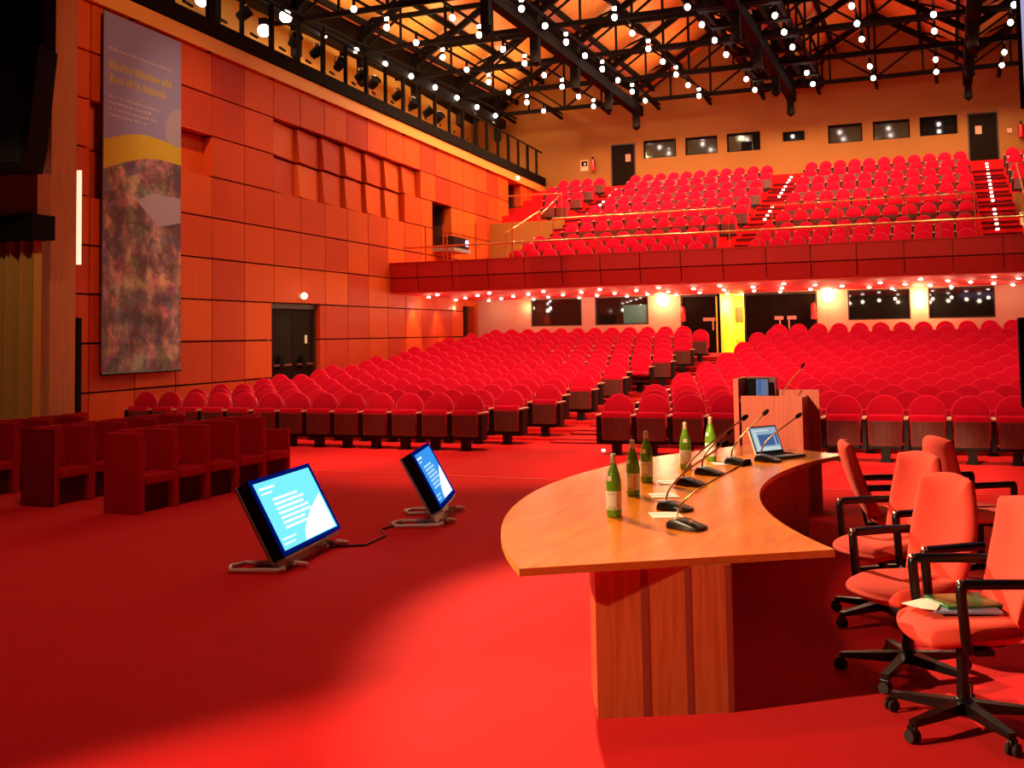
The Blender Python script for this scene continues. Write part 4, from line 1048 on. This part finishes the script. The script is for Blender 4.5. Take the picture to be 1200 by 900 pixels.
# ------------------------------------------------------------------ banner on the left wall
bn = empty('wall_banner', tuple(wl(16.15, 1.25, .10)), WROT[2], 'tall printed banner with grey sky, yellow band and town picture on panelled wall', 'banner')
BW, BH = 2.48, 7.02
m_ = MB(); m_.box(0, BW, -.01, .012, 0, BH, 'banner_sky'); m_.box(.0, BW, -.0115, -.01, 0, 3.65, 'banner_town')
lo_ = lambda t: 3.92 + .42 * sin(min(1, t * 1.25) * pi / 2) + .03 * sin(pi * t)
hi_ = lambda t: 4.50 + .20 * sin(min(1, t * 1.6) * pi / 2) + .10 * sin(pi * t)
m_.prism([(0, lo_(0)), (BW, lo_(1)), (BW, 4.0), (BW, 3.4), (0, 3.4)][:0] + [(BW * i / 12, lo_(i / 12)) for i in range(13)] + [(BW * (1 - i / 12), 3.6) for i in range(2)] + [(0, 3.6)], -.0120, -.0112, 'banner_town', XZ)
sw = [(BW * i / 12, lo_(i / 12)) for i in range(13)] + [(BW * (1 - i / 12), hi_(1 - i / 12)) for i in range(13)]
m_.prism(sw, -.0135, -.0115, 'banner_swoosh', XZ)
m_.prism(arc(BW, 5.0, .55, pi / 2, 3 * pi / 2, 14), -.0124, -.0112, 'banner_globe', XZ)
m_.prism([(1.0, 3.42), (1.5, 3.62), (2.45, 3.62), (2.47, 3.1), (1.7, 2.95)], -.0128, -.0116, 'banner_globe', XZ)
rn = random.Random(5)
for z, h, mt, x1, x0 in ((6.30, .06, 'banner_white', 2.2, .15), (5.93, .17, 'banner_yellow', 2.2, .15), (5.66, .17, 'banner_yellow', 1.95, .15), (5.36, .05, 'banner_white', 1.7, .15), (5.24, .05, 'banner_white', 1.45, .15), (5.12, .05, 'banner_white', 1.7, .15), (5.0, .05, 'banner_white', 1.3, .15)):
    x = x0
    while x < x1 - .05:
        l = rn.uniform(.05, .13) if h < .1 else rn.uniform(.06, .12); hh = h * rn.choice((.7, .75, 1.)); m_.box(x, min(x + l, x1), -.0124, -.0108, z, z + hh, mt); x += l + rn.choice((.02, .02, .02, .07))
m_.build('printed_cloth', bn)
m_ = MB(); m_.tube([(-.03, 0, -.02), (BW + .03, 0, -.02)], .03, 'black_metal', 8); m_.build('bottom_bar', bn)

# light slot beside the pier, dark slot lower down
m_ = MB(); m_.box(-.028, .028, -.05, .02, 0, 1.75, 'strip_glow'); tag(m_.build('light_strip', None, tuple(wl(15.42, 3.28, .15)), WROT), 'glowing vertical light strip between pier and panelled wall', 'light strip')
m_ = MB(); m_.box(-.06, .06, -.03, .02, 0, 2.2, 'matte_black'); tag(m_.build('cable_cover', None, tuple(wl(15.55, .1, .05)), WROT), 'dark vertical cover strip low on wall beside the pier', 'cover')

# curtain, hung loudspeakers
m_ = MB(); n = 90; pts = [(-17.9 + 3.50 * i / n, 14.05 + .07 * sin(i * 1.9) + .05 * sin(i * .83)) for i in range(n + 1)]
vs = [(x, y, z) for z in (0.02, 3.62) for x, y in pts] + [(x, y + .02, z) for z in (0.02, 3.62) for x, y in pts]
N1 = n + 1
fs = [(i, i + 1, N1 + i + 1, N1 + i) for i in range(n)] + [(2 * N1 + i, 3 * N1 + i, 3 * N1 + i + 1, 2 * N1 + i + 1) for i in range(n)]
m_.add(vs, fs, 'curtain_gold', True); tag(m_.build('stage_curtain'), 'pleated gold curtain hanging at the stage edge', 'curtain')
hs = empty('hanging_loudspeaker', (-14.02, 13.0, 4.62), math.radians(20), 'big black loudspeaker hanging at the stage edge', 'loudspeaker')
m_ = MB(); m_.prism([(-.9, .0), (.42, .0), (.50, .4), (.66, 2.0), (-.9, 2.25)], -.35, .35, 'matte_black', XZ, bev=.02); m_.build('cabinet', hs)
m_ = MB(); m_.box(-.85, .40, -.37, -.35, .08, 1.6, 'black_metal'); m_.build('grille', hs)
m_ = MB(); m_.tube([(-.3, 0, 1.9), (-.3, 0, 6.5)], .03, 'matte_black', 6); m_.tube([(.3, 0, 1.8), (.3, 0, 6.5)], .03, 'matte_black', 6); m_.build('chain', hs)
m_ = MB(); m_.box(-19, -13.62, 13.3, 13.6, 6.3, 13, 'matte_black'); struct(m_, 'wall_border')

# right edge: hung projection screen and a black speaker column
ps = empty('projection_screen', (.575, 9.0, 3.50), 0, 'pale lavender projection screen hanging at the right edge', 'projection screen')
m_ = MB(); m_.box(0.03, 3.2, 0, .02, .03, 2.4, 'lavender_glow'); m_.build('cloth', ps)
m_ = MB(); m_.tube([(.4, .01, 2.42), (.4, .01, 9.4)], .006, 'chrome', 5); m_.build('hanging_wire', ps)
m_ = MB(); m_.tube([(2.8, .01, 2.42), (2.8, .01, 9.4)], .006, 'chrome', 5); m_.build('hanging_wire', ps)
m_ = MB(); m_.box(0, .03, -.01, .03, 0, 2.45, 'matte_black'); m_.box(.03, 3.2, -.01, .03, 0, .03, 'matte_black'); m_.build('border', ps)
sk = empty('speaker_column', (.92, 12.0, 0), 0, 'slim black loudspeaker column on a pole at the right edge', 'loudspeaker')
m_ = MB(); m_.box(-.27, .13, -.15, .15, 1.03, 1.93, 'matte_black', bev=.015); m_.build('cabinet', sk)
m_ = MB(); m_.tube([(.10, 0, .03), (.10, 0, 1.04)], .02, 'matte_black', 8); m_.build('pole', sk)
m_ = MB(); m_.lathe([(.16, 0), (.16, .02), (.03, .04)], 'matte_black', 14, Matrix.Translation((.10, 0, 0))); m_.build('base_plate', sk)

# ------------------------------------------------------------------ stage spots and added fill lights
light('SPOT', 'stage_spot', (-8.8, -.9, 4.3), 6000, WARM, .06, (1.0, 4.7, .2), math.radians(35), .45)
light('SPOT', 'stage_spot', (-13.0, 17.5, 9.4), 27000, (1, .72, .42), .10, (.75, 5.0, .3), math.radians(19.2), .35)
# unseen spots added to brighten the stalls, the balcony and the panelled wall
for X in (-12, -8, -4, 0):
    light('SPOT', 'house_fill', (X, 15.2, 11.4), 2300 if X < -10 else 4000, WARM, .2, (X - .5, 23.5, .6), math.radians(72), .6)
    light('SPOT', 'house_fill', (X, 22.0, 11.6), 800 if X < -10 else 1500, WARM, .2, (X, 37, 5.6), math.radians(52), .6)
for Y in (17, 24, 31):
    light('SPOT', 'wall_fill', (-6.5, Y - 3, 11.4), 1150, (1, .62, .30), .2, tuple(wl(Y + 2, 4.4)), math.radians(62), .7)
for a, b in zip(VAL[:-1], VAL[1:]):
    for Y in (30.5, 34.7, 38.8, 42.9):
        light('POINT', 'roof_uplight', ((a + b) / 2 - 1.2, Y, 12.4), (150 if a < -15 else 95) if a < -6 else 14, (1, .74, .36), .1)
for X in (-10.5, -6.5, -2.5, 1.0):
    light('SPOT', 'floor_fill', (X, 14.3, 11.4), 3900, WARM, .2, (X, 14.8, 0), math.radians(36), .7)  # unseen spots added to brighten the carpet before the front row
light('SPOT', 'stage_fill', (-6.0, 7.0, 9.0), 900, (1, .55, .32), .5, (-5.5, 7.5, 0), math.radians(120), 1.)  # unseen weak fill added over the dark stage floor
light('SPOT', 'curtain_fill', (-11.0, 9.5, 7.0), 450, (1, .7, .35), .2, (-15.0, 14.2, 1.8), math.radians(34), .6)  # unseen spot added to brighten the gold curtain
light('SPOT', 'lectern_fill', (-4.5, -.5, 5.5), 9000, WARM, .1, (-1.65, 11.0, .95), math.radians(11), .5)  # unseen narrow spot added to brighten the lectern

# ------------------------------------------------------------------ world and view
w = bpy.data.worlds.new('world'); SC.world = w; w.use_nodes = True
w.node_tree.nodes['Background'].inputs['Color'].default_value = (.9, .45, .25, 1); w.node_tree.nodes['Background'].inputs['Strength'].default_value = .02
SC.view_settings.view_transform = 'Standard'; SC.view_settings.look = 'None'; SC.view_settings.gamma = 1; SC.view_settings.exposure = 0.
SC.view_settings.use_curve_mapping = False
try:
    SC.cycles.use_denoising = True; SC.cycles.sample_clamp_indirect = 4.; SC.cycles.sample_clamp_direct = 0; SC.cycles.max_bounces = 6
    SC.cycles.caustics_reflective = False; SC.cycles.caustics_refractive = False
except Exception: pass
